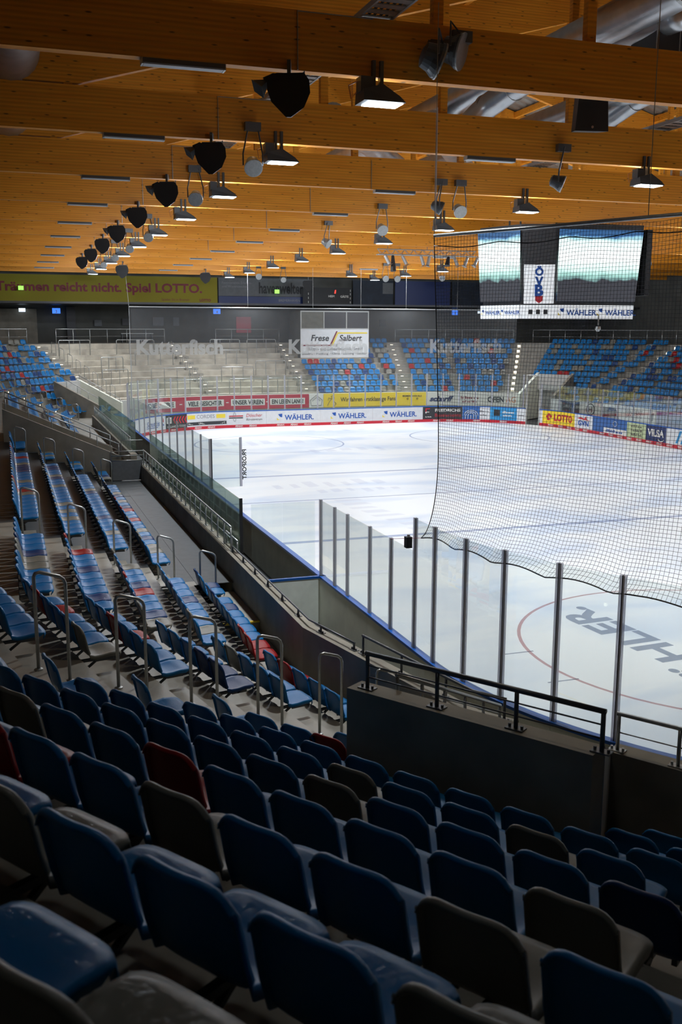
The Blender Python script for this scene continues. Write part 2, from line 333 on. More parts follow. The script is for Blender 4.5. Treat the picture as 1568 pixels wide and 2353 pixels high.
def stand(names, mat, objname):
    mb = MB()
    for nm in names:
        k = FI[nm]; f = FAC[k]
        for i in range(NROW+1):
            top = i == NROW
            a0, a1 = trange(k, i); b0, b1 = trange(k, i+1 if not top else i+6)
            lo, hi = min(a0, b0), max(a1, b1)
            cuts = sorted(set([lo, hi]+[c for c in CUTS.get(nm, []) if lo < c < hi]+list(np.arange(math.ceil(lo), hi, 2.0))))
            cuts = sorted(set(cuts+[a0, a1, b0, b1])); cuts = [c for c in cuts if lo <= c <= hi]
            di = f['base']+f['step']*i-.63; do = di+f['step']*(6 if top else 1)
            for c0, c1 in zip(cuts, cuts[1:]):
                if c1-c0 < 1e-4: continue
                z = tz(nm, i, (c0+c1)/2); mb.cur = 1 if nm == 'LEFT' and 6.35 < (c0+c1)/2 < 22.1 and not (5.15 < (c0+c1)/2 < 6.35) else 0  # left treads past the second stairs darker: seat shade painted into the colour
                if z is None: continue
                i0, i1 = min(max(c0, a0), a1), min(max(c1, a0), a1); o0, o1 = min(max(c0, b0), b1), min(max(c1, b0), b1)
                q = [loc(nm, i0, di, z), loc(nm, i1, di, z), loc(nm, o1, do, z), loc(nm, o0, do, z)]
                if abs(i1-i0) < 1e-4: mb.add([q[0], q[2], q[3]], [(0, 1, 2)])
                else: mb.add(q, [(0, 1, 2, 3)])
                if i1-i0 > 1e-4:
                    zp = tz(nm, i-1, (c0+c1)/2) if i > 0 else 0.0
                    if zp is None: zp = 0.0
                    mb.add([loc(nm, i0, di, zp), loc(nm, i1, di, zp), loc(nm, i1, di, z), loc(nm, i0, di, z)], [(0, 1, 2, 3)])
    o = mb.build(objname, [mat, M['walk_shade']]); struct(o); return o
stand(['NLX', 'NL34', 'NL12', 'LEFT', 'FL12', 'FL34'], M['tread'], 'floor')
stand(['FL56', 'FL78', 'FAR'], M['terrace'], 'floor')
stand(['FR78', 'FR56', 'FR34', 'FR12', 'RIGHT', 'NR12'], M['tread'], 'floor')
# ice, arena slab
def path(s, off=0.0, R=8.0):
    q = pi/2*R
    if s < -44-q: u = s+44+q; return np.array([-7-u, 8-R-off])
    if s < -44: a = pi+(-44-s)/R; return np.array([-7+(R+off)*cos(a), 8+(R+off)*sin(a)])
    if s < 0: return np.array([-7-R-off, 52+s])
    if s < q: a = pi-s/R; return np.array([-7+(R+off)*cos(a), 52+(R+off)*sin(a)])
    s -= q
    if s < 14: return np.array([-7+s, 52+R+off])
    s -= 14
    if s < q: a = pi/2-s/R; return np.array([7+(R+off)*cos(a), 52+(R+off)*sin(a)])
    s -= q
    if s < 44: return np.array([7+R+off, 52-s])
    s -= 44
    a = -s/R
    if s < q: return np.array([7+(R+off)*cos(a), 8+(R+off)*sin(a)])
    return np.array([7-(s-q), 8-R-off])
TOTAL_LO, TOTAL_HI = -44-4*pi-7, 4*pi+14+4*pi+44+4*pi+7
ring = [path(s, -0.005) for s in np.arange(TOTAL_LO, TOTAL_HI-.01, 0.25)]
o = MB().prism(ring, -0.05, 0.0).build('floor', M['ice']); struct(o)
sl = MB(); sl.add([(-36, -30, -.06), (36, -30, -.06), (36, 84, -.06), (-36, 84, -.06)], [(0, 1, 2, 3)]); struct(sl.build('floor', M['slab']))
# dark rubber finish of the wide walkway in front of the left stand
wk = MB(); wk.box((-18.02, 14.0, 1.225), (-17.02, 29.9, 1.238)); wk.box((-19.0, 26.3, 1.226), (-18.0, 29.9, 1.236)); struct(wk.build('floor', M['walk_shade']))

# walls in front of the stands
def wall_strip(mb, pts, th, z0, z1, z1b=None):
    """pts: centre polyline; side toward left hand is outer; z1 may slope to z1b"""
    pts = [np.array(p, float) for p in pts]; n = len(pts); L, R_ = [], []
    for i, p in enumerate(pts):
        ds = []
        if i > 0: ds.append((p-pts[i-1])/np.linalg.norm(p-pts[i-1]))
        if i < n-1: ds.append((pts[i+1]-p)/np.linalg.norm(pts[i+1]-p))
        d = sum(ds); d /= np.linalg.norm(d); nn = np.array([-d[1], d[0]]); k = th/2/max(.3, nn@np.array([-ds[0][1], ds[0][0]]))
        L.append(p+nn*k); R_.append(p-nn*k)
    zz = [z1 if z1b is None else z1+(z1b-z1)*i/(n-1) for i in range(n)]
    vs = []
    for i in range(n): vs += [(*L[i], z0), (*R_[i], z0), (*R_[i], zz[i]), (*L[i], zz[i])]
    fs = [(0, 1, 2, 3), tuple(4*(n-1)+q for q in (3, 2, 1, 0))]
    for i in range(n-1):
        a, b = 4*i, 4*i+4
        for q in range(4): fs.append((a+q, b+q, b+(q+1) % 4, a+(q+1) % 4))
    mb.add(vs, fs)
def fline(names, i, off, t0=None, t1=None):
    pts = []; k0, k1 = FI[names[0]], FI[names[-1]]; f = FAC[k0]; d0 = f['base']+f['step']*i+off
    pts.append(loc(names[0], t0, d0) if t0 is not None else isect(k0-1, i, off))
    for k in range(k0, k1): pts.append(isect(k, i, off))
    f = FAC[k1]; pts.append(loc(names[-1], t1, f['base']+f['step']*i+off) if t1 is not None else isect(k1, i, off))
    return pts
mb = MB(); WL_OFF = -.63-.03
wl = fline(['NL34', 'NL12', 'LEFT'], 0, -.63+.02-.12, 1.27, 22.0); wall_strip(mb, wl, .25, -.05, 1.8); struct(mb.build('wall_left', M['concrete']))
mb = MB(); wall_strip(mb, [loc('LEFT', 25.2, 10.05), loc('LEFT', 44, 10.05)], .25, -.05, 1.8); struct(mb.build('wall_left', M['concrete']))
mb = MB(); wall_strip(mb, fline(['FL12', 'FL34'], 0, -.75, None, -1.3), .25, -.05, 1.8); struct(mb.build('wall_left', M['concrete']))
# parapet over the near tunnel and its cheeks
mb = MB(); wall_strip(mb, [loc('NL34', -1.3, 13.255), loc('NL34', 1.25, 13.255)], .25, 0, 3.4); struct(mb.build('wall_near', M['concrete']))
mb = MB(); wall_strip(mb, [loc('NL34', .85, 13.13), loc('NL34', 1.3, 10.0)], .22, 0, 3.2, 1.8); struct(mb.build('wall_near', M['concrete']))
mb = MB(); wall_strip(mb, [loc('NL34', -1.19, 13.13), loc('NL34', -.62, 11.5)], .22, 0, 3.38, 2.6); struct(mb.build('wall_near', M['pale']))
mb = MB(); wall_strip(mb, [loc('NL34', -7.5, 11.375), loc('NL34', -.7, 11.375)], .25, 0, 2.6); struct(mb.build('wall_near', M['concrete']))
# tunnel through the left stand: end walls rise with the rows
for t_, nm_ in ((22.0, 'wall_left'), (25.2, 'wall_left')):
    mb = MB(); wall_strip(mb, [loc('LEFT', t_, 10.9), loc('LEFT', t_, 15.0)], .22, 0, 2.15, 4.0); struct(mb.build(nm_, M['concrete']))
mb = MB(); wall_strip(mb, [loc('LEFT', 21.9, 14.9), loc('LEFT', 25.3, 14.9)], .2, 0, 3.6); struct(mb.build('wall_left', M['concrete']))
for nm, sgn in (('FL34', 1), ('FR34', -1)):
    mb = MB(); wall_strip(mb, [loc(nm, -1.4, 13.255), loc(nm, 1.4, 13.255)], .25, 2.2 if nm == 'FR34' else 0, 3.4); struct(mb.build('wall_far', M['pale']))
    for t_ in (-1.425, 1.425):
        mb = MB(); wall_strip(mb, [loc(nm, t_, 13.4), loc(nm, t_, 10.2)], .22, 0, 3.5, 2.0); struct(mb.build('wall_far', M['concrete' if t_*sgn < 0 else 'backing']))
# walls in front of the far and right stands
mb = MB(); wall_strip(mb, fline(['FL34', 'FL56', 'FL78', 'FAR', 'FR78', 'FR56', 'FR34'], 2, -.75, 1.55, -1.3), .25, -.05, 2.0); struct(mb.build('wall_far', M['offwhite']))
mb = MB(); wall_strip(mb, fline(['FR34', 'FR12', 'RIGHT'], 0, -.75, 1.55, 46), .25, -.05, 1.8); struct(mb.build('wall_right', M['offwhite']))
# hall walls
BACK = 82.0
def hall(name, a, b, z0, z1, mat=None):
    mb = MB(); a = np.array(a, float); b = np.array(b, float); wall_strip(mb, [a, b], .3, z0, z1); struct(mb.build(name, mat or M['hallwall'])); return mb
hall('wall_far', (-33, 77.2), (33, 77.2), 0, 19.4); hall('wall_left', (-33, -14), (-33, 77.2), 0, 19.4); hall('wall_right', (33, 77.2), (33, -14), 0, 19.4)
hall('wall_near', (33, -14), (-33, -14), 0, 19.4)
# far concourse reveals (doors and corner pier)
for k_, (x0, x1) in enumerate(((-24.5, -19.2),)):
    struct(MB().box((x0, 76.6, 5.6), (x1, 77.05, 8.3)).build('wall_far', M['concrete']))
struct(MB().box((-33, 70, 8.6), (33, 77.05, 8.75)).build('trim_1', M['char']))

# ------------------------------------------------------------------ seats
def seat_mesh(mat, nu=16, lod=0):
    prof = [(.215, .375), (.232, .41), (.222, .44), (.17, .447), (.07, .428), (-.04, .414), (-.13, .414), (-.19, .434), (-.225, .475), (-.243, .55), (-.256, .63), (-.268, .71), (-.278, .77), (-.285, .806), (-.294, .822), (-.310, .829), (-.324, .824), (-.331, .806)]
    if lod: prof = [(.25, .40), (.24, .445), (.05, .42), (-.12, .42), (-.19, .49), (-.235, .62), (-.27, .765)]; nu = 6
    V = []; nv = len(prof)
    us = np.linspace(-1, 1, nu+1)
    for j, (x, z) in enumerate(prof):
        back = max(0.0, (z-.47)/.35) if x < 0 else 0.0
        for u in us:
            hw = .222 if x > -.1 else .222-.004*back
            y = u*hw; zz = z; xx = x
            if back > 0:
                zz = .47+(z-.47)*(1-.25*abs(u)**5); xx = x+.045*u*u
            else:
                zz = z+.022*abs(u)**4 if x < .15 else z-.004*abs(u)**6
                if x > .14: xx = x-.035*abs(u)**6
            V.append((xx, y, zz))
    V = np.array(V).reshape(nv, nu+1, 3)
    # turned-out rim on both sides (thick edge seen from behind)
    if not lod:
        l = V[:, :1].copy(); r = V[:, -1:].copy()
        for e, sg in ((l, -1), (r, 1)):
            for j in range(nv):
                zz_ = prof[j][1]; bk = 1 if (prof[j][0] < -.15 and zz_ > .44) else 0; w_ = 1
                e[j, 0, 1] += sg*.005; e[j, 0, 0] = max(e[j, 0, 0]-.030, -.331+.045+.004*(j-12)) if bk and j > 9 else e[j, 0, 0]-.030*bk; e[j, 0, 2] -= .05*(1-bk)*(1 if prof[j][0] < .18 else .25)
        V = np.concatenate([l, V, r], axis=1)
    nu2 = V.shape[1]
    # thickness
    du = np.gradient(V, axis=1); dv = np.gradient(V, axis=0); N = np.cross(du, dv); N /= np.linalg.norm(N, axis=2, keepdims=True)+1e-9
    B = V-N*.008*(1 if N[nv//2, nu2//2, 0] > 0 or True else -1)
    vs = list(V.reshape(-1, 3))+list(B.reshape(-1, 3)); o = nv*nu2; fs = []
    for j in range(nv-1):
        for i in range(nu2-1):
            a = j*nu2+i; fs.append((a, a+1, a+nu2+1, a+nu2)); fs.append((o+a, o+a+nu2, o+a+nu2+1, o+a+1))
    for i in range(nu2-1): fs.append((i, o+i, o+i+1, i+1)); a = (nv-1)*nu2+i; fs.append((a, a+1, o+a+1, o+a))
    for j in range(nv-1): a = j*nu2; fs.append((a, a+nu2, o+a+nu2, o+a)); a = j*nu2+nu2-1; fs.append((a, o+a, o+a+nu2, a+nu2))
    return vs, fs
sv, sf = seat_mesh(None); lv, lf = seat_mesh(None, lod=1)
SHELL = {}
for c, m in SEATM.items(): q = MB(); q.add(sv, sf); SHELL[c] = q.mesh('seat_shell', m, smooth=True)
bk = MB(); bk.box((-.30, -.02, .30), (.16, .02, .335)); bk.box((-.30, -.05, .12), (-.285, .05, .40)); bk.obox((-.12, 0, .25), (.82, 0, .57), (0, 1, 0), (-.57, 0, .82), .15, .015, .012)
bk.box((-.10, -.16, .335), (.12, -.13, .385)); bk.box((-.10, .13, .335), (.12, .16, .385)); bk.box((-.02, -.16, .335), (.02, .16, .36))
BRK = bk.mesh('seat_bracket', M['darksteel'])
def lattice():
    out = []
    def rows(nm, i0, i1, t0, t1, phase, blk, land, rot=0.0, exclude=()):
        k = FI[nm]; f = FAC[k]
        for i in range(i0, i1):
            ts = []; a, b = trange(k, i, 0.0); lo = max(t0, a+.22) if t0 > -90 else a+.22; hi = min(t1, b-.22)
            if phase is None: n = int((hi-lo+.25)/.507); ts = [lo+.26+.507*j for j in range(n)]
            else:
                j = math.ceil((lo-phase)/.507)
                while phase+.507*j <= hi: ts.append(phase+.507*j); j += 1
            for c, t in enumerate(ts):
                if nm == 'NL34' and i == 3 and 1.3 < t < 1.45: t = 1.48
                if any(e[0] < t < e[1] and i < e[2] and i >= (e[3] if len(e) > 3 else 0) for e in exclude): continue
                d = f['base']+f['step']*i; p = f['C']+f['n']*d+f['d']*t
                a_ = atan2(-f['n'][1], -f['n'][0])+rot
                out.append(dict(p=(p[0], p[1], TREAD(i)), a=a_, row=i, t=t, blk=blk, land=land, nm=nm))
    vomn = [(-1.56, 1.3, 4), (-99, 1.3, 2)]
    rows('NL34', 2, 11, -4.9, 3.02, -2.18, 'corner', 'stairs', 0.0, vomn)
    rows('NL12', 2, 11, -2.25, -1.76, -2.02, 'corner', 'stairs')
    rows('NL12', 0, 9, -.05, 99, .22, 'side', 'stairs')
    rows('LEFT', 0, 9, -99, 4.95, None, 'side', 'stairs')
    rows('LEFT', 1, 9, 6.55, 18.3, None, 'middle', 'stairs'); rows('LEFT', 0, 1, 5.0, 5.8, None, 'side', 'stairs')
    rows('LEFT', 1, 5, 19.6, 21.6, None, 'upper', 'tunnel'); rows('LEFT', 5, 9, 19.6, 44, None, 'upper', 'tunnel')
    rows('LEFT', 1, 5, 25.6, 44, None, 'beyond the tunnel', 'tunnel')
    vf = [(-1.6, 1.6, 4)]
    rows('FL12', 1, 12, -99, -.1, None, 'far corner', 'stairs'); rows('FL12', 1, 12, 1.4, 99, None, 'far corner', 'stairs')
    rows('FL34', 1, 12, -99, 99, None, 'far corner', 'stairs', 0, vf+[(1.3, 99, 2)]); rows('FL56', 2, 12, -99, -2.05, None, 'far corner', 'stairs')
    rows('FAR', 2, 12, 7.75, 99, None, 'far', 'stairs', 0, [(7.4, 14.0, 99, 8)]); rows('FR78', 2, 12, -99, -2.35, None, 'far', 'stairs'); rows('FR78', 2, 12, -1.05, 99, None, 'far', 'stairs'); rows('FR56', 2, 12, -99, 1.0, None, 'far', 'stairs')
    rows('FR34', 2, 12, -99, 99, None, 'far right', 'stairs', 0, vf); rows('FR12', 1, 12, .05, 99, None, 'far right', 'stairs'); rows('FR12', 1, 12, -99, -1.15, None, 'far right', 'stairs')
    rows('RIGHT', 1, 12, -99, 99, None, 'right', 'stairs')
    return out
NEARCOL = {('NL34', 7, 4): 'red', ('NL34', 6, 3): 'grey', ('NL34', 5, 4): 'grey', ('NL34', 5, 1): 'grey', ('NL34', 7, -1): 'grey', ('NL34', 5, -1): 'grey', ('NL34', 2, 2): 'grey',
           ('NL34', 8, -1): 'grey', ('NL34', 8, 2): 'grey', ('NL34', 7, 7): 'grey', ('NL34', 8, 5): 'red', ('NL34', 9, 2): 'grey', ('NL34', 6, -1): 'navy', ('NL34', 3, 7): 'red',
           ('NL34', 10, -1): 'grey', ('NL34', 9, -2): 'grey', ('NL34', 9, -3): 'navy'}
allseats = []
for s_ in lattice():
    x, y, z = proj((s_['p'][0], s_['p'][1], s_['p'][2]+.6))
    if s_['nm'] in ('NL34', 'NL12') and s_['blk'] == 'corner' and s_['row'] >= 10 and z < 1.0: continue
    mg = 60+500/max(z, .5)
    if z < .35 or x < -mg or x > 1568+mg or y > 2353+mg*1.6 or y < -100: continue
    s_['z'] = z; allseats.append(s_)
allseats.sort(key=lambda q: q['z'])
def colour(s_, rnd):
    kk = (s_['nm'], s_['row'], int(round((s_['t']+2.18)/.507)))
    if s_['nm'] == 'NL34': return NEARCOL.get(kk, 'blue')
    if s_['blk'] == 'corner': return 'blue'
    r = rnd.random()
    return 'blue' if r < .70 else 'navy' if r < .81 else 'grey' if r < .955 else 'red'
rnd = random.Random(11)
near, far_ = allseats[:300], allseats[300:]
# numbering inside each row, counted away from the stairs
BLK = {'corner': 'near corner block', 'side': 'curved side block', 'middle': 'long left block', 'upper': 'left block before the tunnel', 'beyond the tunnel': 'left block beyond the tunnel', 'far corner': 'far left corner', 'far': 'far block', 'far right': 'far right corner', 'right': 'right stand'}
cnt = {}
for s_ in sorted(near, key=lambda q: (q['blk'], q['row'], (-q['t'] if q['blk'] == 'corner' and q['nm'] == 'NL34' else (-100 if q['nm'] == 'NL12' and q['blk'] == 'corner' else (q['t'] if q['nm'] == 'NL12' else q['t']+50))))):
    key = (s_['blk'], s_['row']); cnt[key] = cnt.get(key, 0)+1; s_['num'] = cnt[key]
CN = {'blue': 'blue', 'navy': 'navy blue', 'grey': 'grey', 'red': 'red'}
for s_ in near:
    c = colour(s_, rnd); first = {'corner': 2, 'side': 0, 'middle': 1, 'upper': 1}.get(s_['blk'], 1)
    lab = f"{CN[c]} plastic seat, {ORD[s_['row']-first+1]} row of {BLK[s_['blk']]}, {ORD[s_['num']]} from the stairs"
    r_ = empty('stadium_seat', s_['p'], s_['a'], lab, 'seat', 'moulded plastic seats in the near stands')
    a = bpy.data.objects.new('seat_shell', SHELL[c]); COL.objects.link(a); a.parent = r_
    b = bpy.data.objects.new('seat_bracket', BRK); COL.objects.link(b); b.parent = r_
fm = MB(); ci = {'blue': 0, 'navy': 1, 'grey': 2, 'red': 3}
for s_ in far_:
    fm.cur = ci[colour(s_, rnd)]; ca, sa = cos(s_['a']), sin(s_['a']); px, py, pz = s_['p']
    fm.add([(px+x*ca-y*sa, py+x*sa+y*ca, pz+z) for x, y, z in lv], lf)
tag(fm.build('stadium_seat', [SEATM[c] for c in ('blue', 'navy', 'grey', 'red')], smooth=True), 'rows of distant blue, navy, grey and red plastic seats around the rink', 'seats', kind='stuff')
print('SEATS', len(near), len(far_))
# ------------------------------------------------------------------ rink boards
def srange(s0, s1, step=0.35):
    n = max(1, int(math.ceil((s1-s0)/step))); return [s0+(s1-s0)*i/n for i in range(n+1)]
def sweep(mb, s0, s1, o0, o1, z0, z1, step=0.35):
    ss = srange(s0, s1, step); vs = []
    for s in ss:
        a, b = path(s, o0), path(s, o1); vs += [(*a, z0), (*b, z0), (*b, z1), (*a, z1)]
    fs = [(0, 1, 2, 3), tuple(4*(len(ss)-1)+q for q in (3, 2, 1, 0))]
    for i in range(len(ss)-1):
        for q in range(4): fs.append((4*i+q, 4*i+4+q, 4*i+4+(q+1) % 4, 4*i+(q+1) % 4))
    mb.add(vs, fs)
def origin_at(s, z=0.0): a = path(s, .05); return (a[0], a[1], z)
def board(s0, s1, face, label, draw=None, back='backing', kick=True, group=None):
    r = empty('rink_board', (0, 0, 0), 0, label, 'rink board', group)
    m = MB(); sweep(m, s0+.004, s1-.004, 0.0, .07, .2 if kick else 0, 1.12); m.build('face_panel', M[face], r)
    if kick: m = MB(); sweep(m, s0+.004, s1-.004, -.008, .07, 0, .2); m.build('kick_strip', M['red'], r)
    m = MB(); sweep(m, s0, s1, -.02, .12, 1.12, 1.17); m.build('top_rail', M['blue'], r)
    m = MB(); sweep(m, s0+.004, s1-.004, .09, .11, 0.02, 1.12); m.build('back_sheet', M[back], r)
    if kick:
        m = MB(); s = math.ceil(s0)+.0
        while s+.2 < s1:
            if s-.25 > s0: put_text(m, 'PENNY.', lambda x, y, s=s: (*path(s+x, -.014), .10+y), w=.56, h=.13, bold=.03, shear=.25)
            s += 1.0
        if m.v: m.build('kick_lettering', M['paper'], r)
    if draw: draw(r, (s0+s1)/2, s1-s0)
    return r
def F(sc, zc=.66, off=-.012): return lambda x, y: (*path(sc+x, off), zc+y)
def T(r, txt, mat, fn, w=None, h=None, name='lettering', **k):
    m = MB(); put_text(m, txt, fn, w, h, **k); return m.build(name, M[mat], r)
def P2(r, pts, mat, fn, name='emblem', sub=1):
    m = MB(); shape2d(m, pts, fn); return m.build(name, M[mat], r)
def rect(x0, y0, x1, y1, n=6):
    return [(x0+(x1-x0)*i/n, y0) for i in range(n+1)]+[(x1-(x1-x0)*i/n, y1) for i in range(n+1)]
def circ(cx, cy, rx, ry=None, a0=0, a1=2*pi, n=24):
    ry = ry or rx; return [(cx+rx*cos(a0+(a1-a0)*i/n), cy+ry*sin(a0+(a1-a0)*i/n)) for i in range(n if a1-a0 > 6.2 else n+1)]
def bars(r, mat, fn, x0, y0, w, h, seed=1, name='small_print'):
    rr = random.Random(seed); m = MB(); x = x0-w/2
    while x < x0+w/2-h*.5:
        q = min(h*rr.uniform(.35, .75), x0+w/2-x); hh = h*rr.choice((.62, .62, 1.0)); shape2d(m, [(x, y0-h/2), (x+q, y0-h/2), (x+q, y0-h/2+hh), (x, y0-h/2+hh)], fn); x += q+h*(.14 if rr.random() < .8 else .55)
    m.build(name, M[mat], r)
def d_smut(r, c, L):
    T(r, 'Smuttis', 'inkblue', F(c-.15, .66), w=1.45, shear=.2); P2(r, rect(-.75, -.27, .55, -.23), 'inkblue', F(c-.15, .66))
    P2(r, [(.85, .1), (.98, .28), (.9, .3), (1.0, .02)], 'inkred', F(c, .66)); P2(r, circ(.92, -.18, .1, .1, 0, pi, 10), 'inkblue', F(c, .66))
def d_chev(r, c, L):
    P2(r, rect(-.85, -.1, -.4, .3), 'paper', F(c, .66, -.010)); P2(r, rect(-.74, -.02, -.52, .22), 'ink', F(c, .66, -.016))
    m = MB()
    for i in range(5):
        x = -.25+.24*i; shape2d(m, [(x, .1), (x+.14, .33), (x+.24, .33), (x+.1, .1), (x+.24, -.13), (x+.14, -.13)], F(c, .66))
    m.build('chevrons', M['inkred'], r); T(r, 'HOLLANDER TOOLS', 'paper', F(c, .34), w=1.6, h=.14, bold=.02)
def d_cordes(r, c, L):
    P2(r, rect(-1.45, -.02, -.85, .25), 'inkyellow', F(c, .74)); P2(r, rect(.75, -.02, 1.4, .25), 'inkyellow', F(c, .74))
    T(r, 'CORDES', 'inkgrey', F(c-.05, .86), w=1.35, h=.24); P2(r, rect(-1.48, -.11, 1.48, .11), 'char', F(c, .40, -.010))
    T(r, 'HOLZ IST UNSERE LEIDENSCHAFT.', 'paper', F(c, .40, -.016), w=2.8, h=.13, bold=.02)
def d_doescher(r, c, L):
    P2(r, rect(-1.25, .07, -.25, .15), 'inkred', F(c, .70)); P2(r, rect(-1.25, -.05, -.25, .02), 'ink', F(c, .70))
    m = MB(); m.tube([(*path(c+x, -.02), .75+y) for x, y in circ(-.85, 0, .10, .32)], .012, 5, closed=True); m.build('ring_emblem', M['inkgrey'], r)
    T(r, 'Döscher', 'inkred', F(c+.55, .84), w=1.15, shear=.2); T(r, 'Bürozentrum', 'ink', F(c+.55, .56), w=1.15, shear=.2)
def waehler(r, c, w=2.6, zc=.66, mat='inkblue', fn=None, k=1.0):
    fn = fn or F(c, zc)
    T(r, 'WÄHLER.', mat, lambda x, y: fn(x+.42*k, y), w=2.15*k, h=.46*k, bold=.02)
    P2(r, [(-1.13*k, .2*k), (-.83*k, .24*k), (-.84*k, -.02*k), (-1.0*k, .02*k)], mat, fn, 'blue_corner'); P2(r, [(-1.22*k, -.02*k), (-1.12*k, -.16*k), (-.98*k, -.2*k), (-1.22*k, -.22*k)], 'inkyellow', fn, 'yellow_corner')
def d_w(r, c, L): waehler(r, c)
def d_fried(r, c, L):
    T(r, 'FRIEDRICHS', 'paper', F(c+.4, .86), w=1.9, h=.22, bold=.03); T(r, 'Bauelemente', 'inkred', F(c+.42, .50), w=1.95, h=.24)
    P2(r, [(-1.3, .1), (-1.3, .35), (-.95, .35), (-.95, .29), (-1.22, .29), (-1.22, .1)], 'inkred', F(c, .66)); P2(r, [(-1.3, -.02), (-1.22, -.02), (-1.22, .05), (-1.0, .05), (-1.0, .1), (-1.3, .1)], 'paper', F(c, .66))
    bars(r, 'paper', F(c, .66), -1.05, -.28, .5, .08, 3)
def d_arch(r, c, L):
    P2(r, rect(-1.02, -.46, .25, .46), 'midblue', F(c, .66, -.01)); m = MB()
    for q in (.42, .3, .18): m.tube([(*path(c-.38+q*cos(a)*1.2, -.02), .5+q*.9*sin(a)) for a in np.linspace(0, pi, 12)], .022, 5)
    for x in (-.8, -.6, -.4, -.2, 0): m.tube([(*path(c+x, -.02), .25), (*path(c+x, -.02), .5)], .02, 5)
    m.build('arch_emblem', M['paper'], r); bars(r, 'inkgrey', F(c, .66), .6, .16, .7, .14, 5); bars(r, 'inkgrey', F(c, .66), .6, -.12, .6, .14, 6)
def d_cyan(r, c, L):
    P2(r, rect(-.75, -.15, -.3, .3), 'ink', F(c, .66)); bars(r, 'paper', F(c, .66), .4, .14, 1.0, .16, 7); bars(r, 'paper', F(c, .66), .3, -.1, .7, .12, 8)
def d_end(r, c, L): T(r, 'www', 'ink', F(c, .6), w=.45)
def d_lotto(r, c, L):
    T(r, 'LOTTO', 'inkred', F(c+.4, .68), w=2.05, h=.5, bold=.05); m = MB()
    for a in (0.3, 1.7, 3.0, 4.4): shape2d(m, circ(-1.1+.16*cos(a), .02+.16*sin(a), .13, .1), F(c, .66))
    m.build('clover_emblem', M['inkred'], r)
def d_gvn(r, c, L):
    T(r, 'GVN', 'inkblue', F(c, .56), w=1.3, h=.36, bold=.04); P2(r, [(-.8, .2), (-.3, .3), (.1, .22), (.3, .42), (.4, .2), (.8, .12), (0, .14)], 'inkred', F(c, .66))
def d_bluew(r, c, L):
    P2(r, rect(-.6, -.46, 1.9, -.12, 10), 'paper', F(c, .66, -.01)); bars(r, 'inkblue', F(c, .66, -.016), .6, -.29, 1.9, .17, 9)
    m = MB(); m.tube([(*path(c+.65+x, -.02), .86+y) for x, y in circ(0, 0, .22, .16)], .015, 5, closed=True); m.build('ring_emblem', M['paper'], r)
def d_lime(r, c, L):
    for k_ in range(3): bars(r, 'backdark', F(c, .66), .05, .26-.26*k_, 1.15, .15, 10+k_)
def d_vilsa(r, c, L): T(r, 'VILSA', 'paper', F(c, .70), w=1.6, h=.44, bold=.04); m = MB(); m.tube([(*path(c+.55+x, -.02), .38+y) for x, y in circ(0, 0, .25, .14, pi, 2*pi, 12)], .03, 5); m.build('swoosh', M['paper'], r)
def d_slash(r, c, L):
    m = MB()
    for x in (-.9, -.45): shape2d(m, [(x, -.36), (x+.2, -.36), (x+.55, .38), (x+.35, .38)], F(c, .66))
    m.build('slash_emblem', M['cyan'], r)
ADS = [(2.4, 4.88, 'white', 'white rink board at the far left corner, before the Smuttis advert', None),
       (4.88, 7.26, 'white', 'white curved rink board with blue Smuttis lettering', d_smut),
       (7.26, 9.12, 'char', 'dark rink board with five red chevrons', d_chev),
       (9.12, 12.12, 'white', 'white rink board reading CORDES over a black strip', d_cordes),
       (12.12, 14.95, 'white', 'white rink board with red Döscher Bürozentrum lettering', d_doescher),
       (14.95, 18.95, 'white', 'white rink board reading WÄHLER, leftmost of the three', d_w),
       (18.95, 22.95, 'white', 'white rink board reading WÄHLER, middle of the three', d_w),
       (22.95, 26.92, 'white', 'white rink board reading WÄHLER, rightmost of the three', d_w),
       (26.92, 29.92, 'char', 'charcoal rink board reading FRIEDRICHS', d_fried),
       (29.92, 31.98, 'white', 'rink board with white arches on a blue square', d_arch),
       (31.98, 34.02, 'cyan', 'bright cyan rink board with small white lettering', d_cyan),
       (34.02, 34.72, 'white', 'short white rink board ending at the dark gateway', d_end),
       (35.9, 36.18, 'white', 'narrow white board end right of the dark gateway', None),
       (36.18, 39.62, 'yellow', 'yellow rink board with red LOTTO lettering', d_lotto),
       (39.62, 41.82, 'white', 'white rink board with blue letters and red flag mark', d_gvn),
       (41.82, 45.68, 'midblue', 'blue rink board with a white lower panel and ring', d_bluew),
       (45.68, 47.64, 'lime', 'pale green rink board with small dark lettering', d_lime),
       (47.64, 49.6, 'navy', 'navy rink board reading VILSA in white', d_vilsa),
       (49.6, 53.2, 'white', 'white rink board with light blue slashes', d_slash)]
for a in ADS: board(*a)
s_, n_ = 53.2, 0
while s_ < 74: board(s_, s_+4, 'white', 'plain white rink board on the right side, %s past the blue slashes' % ORD[n_+1]); s_ += 4; n_ += 1
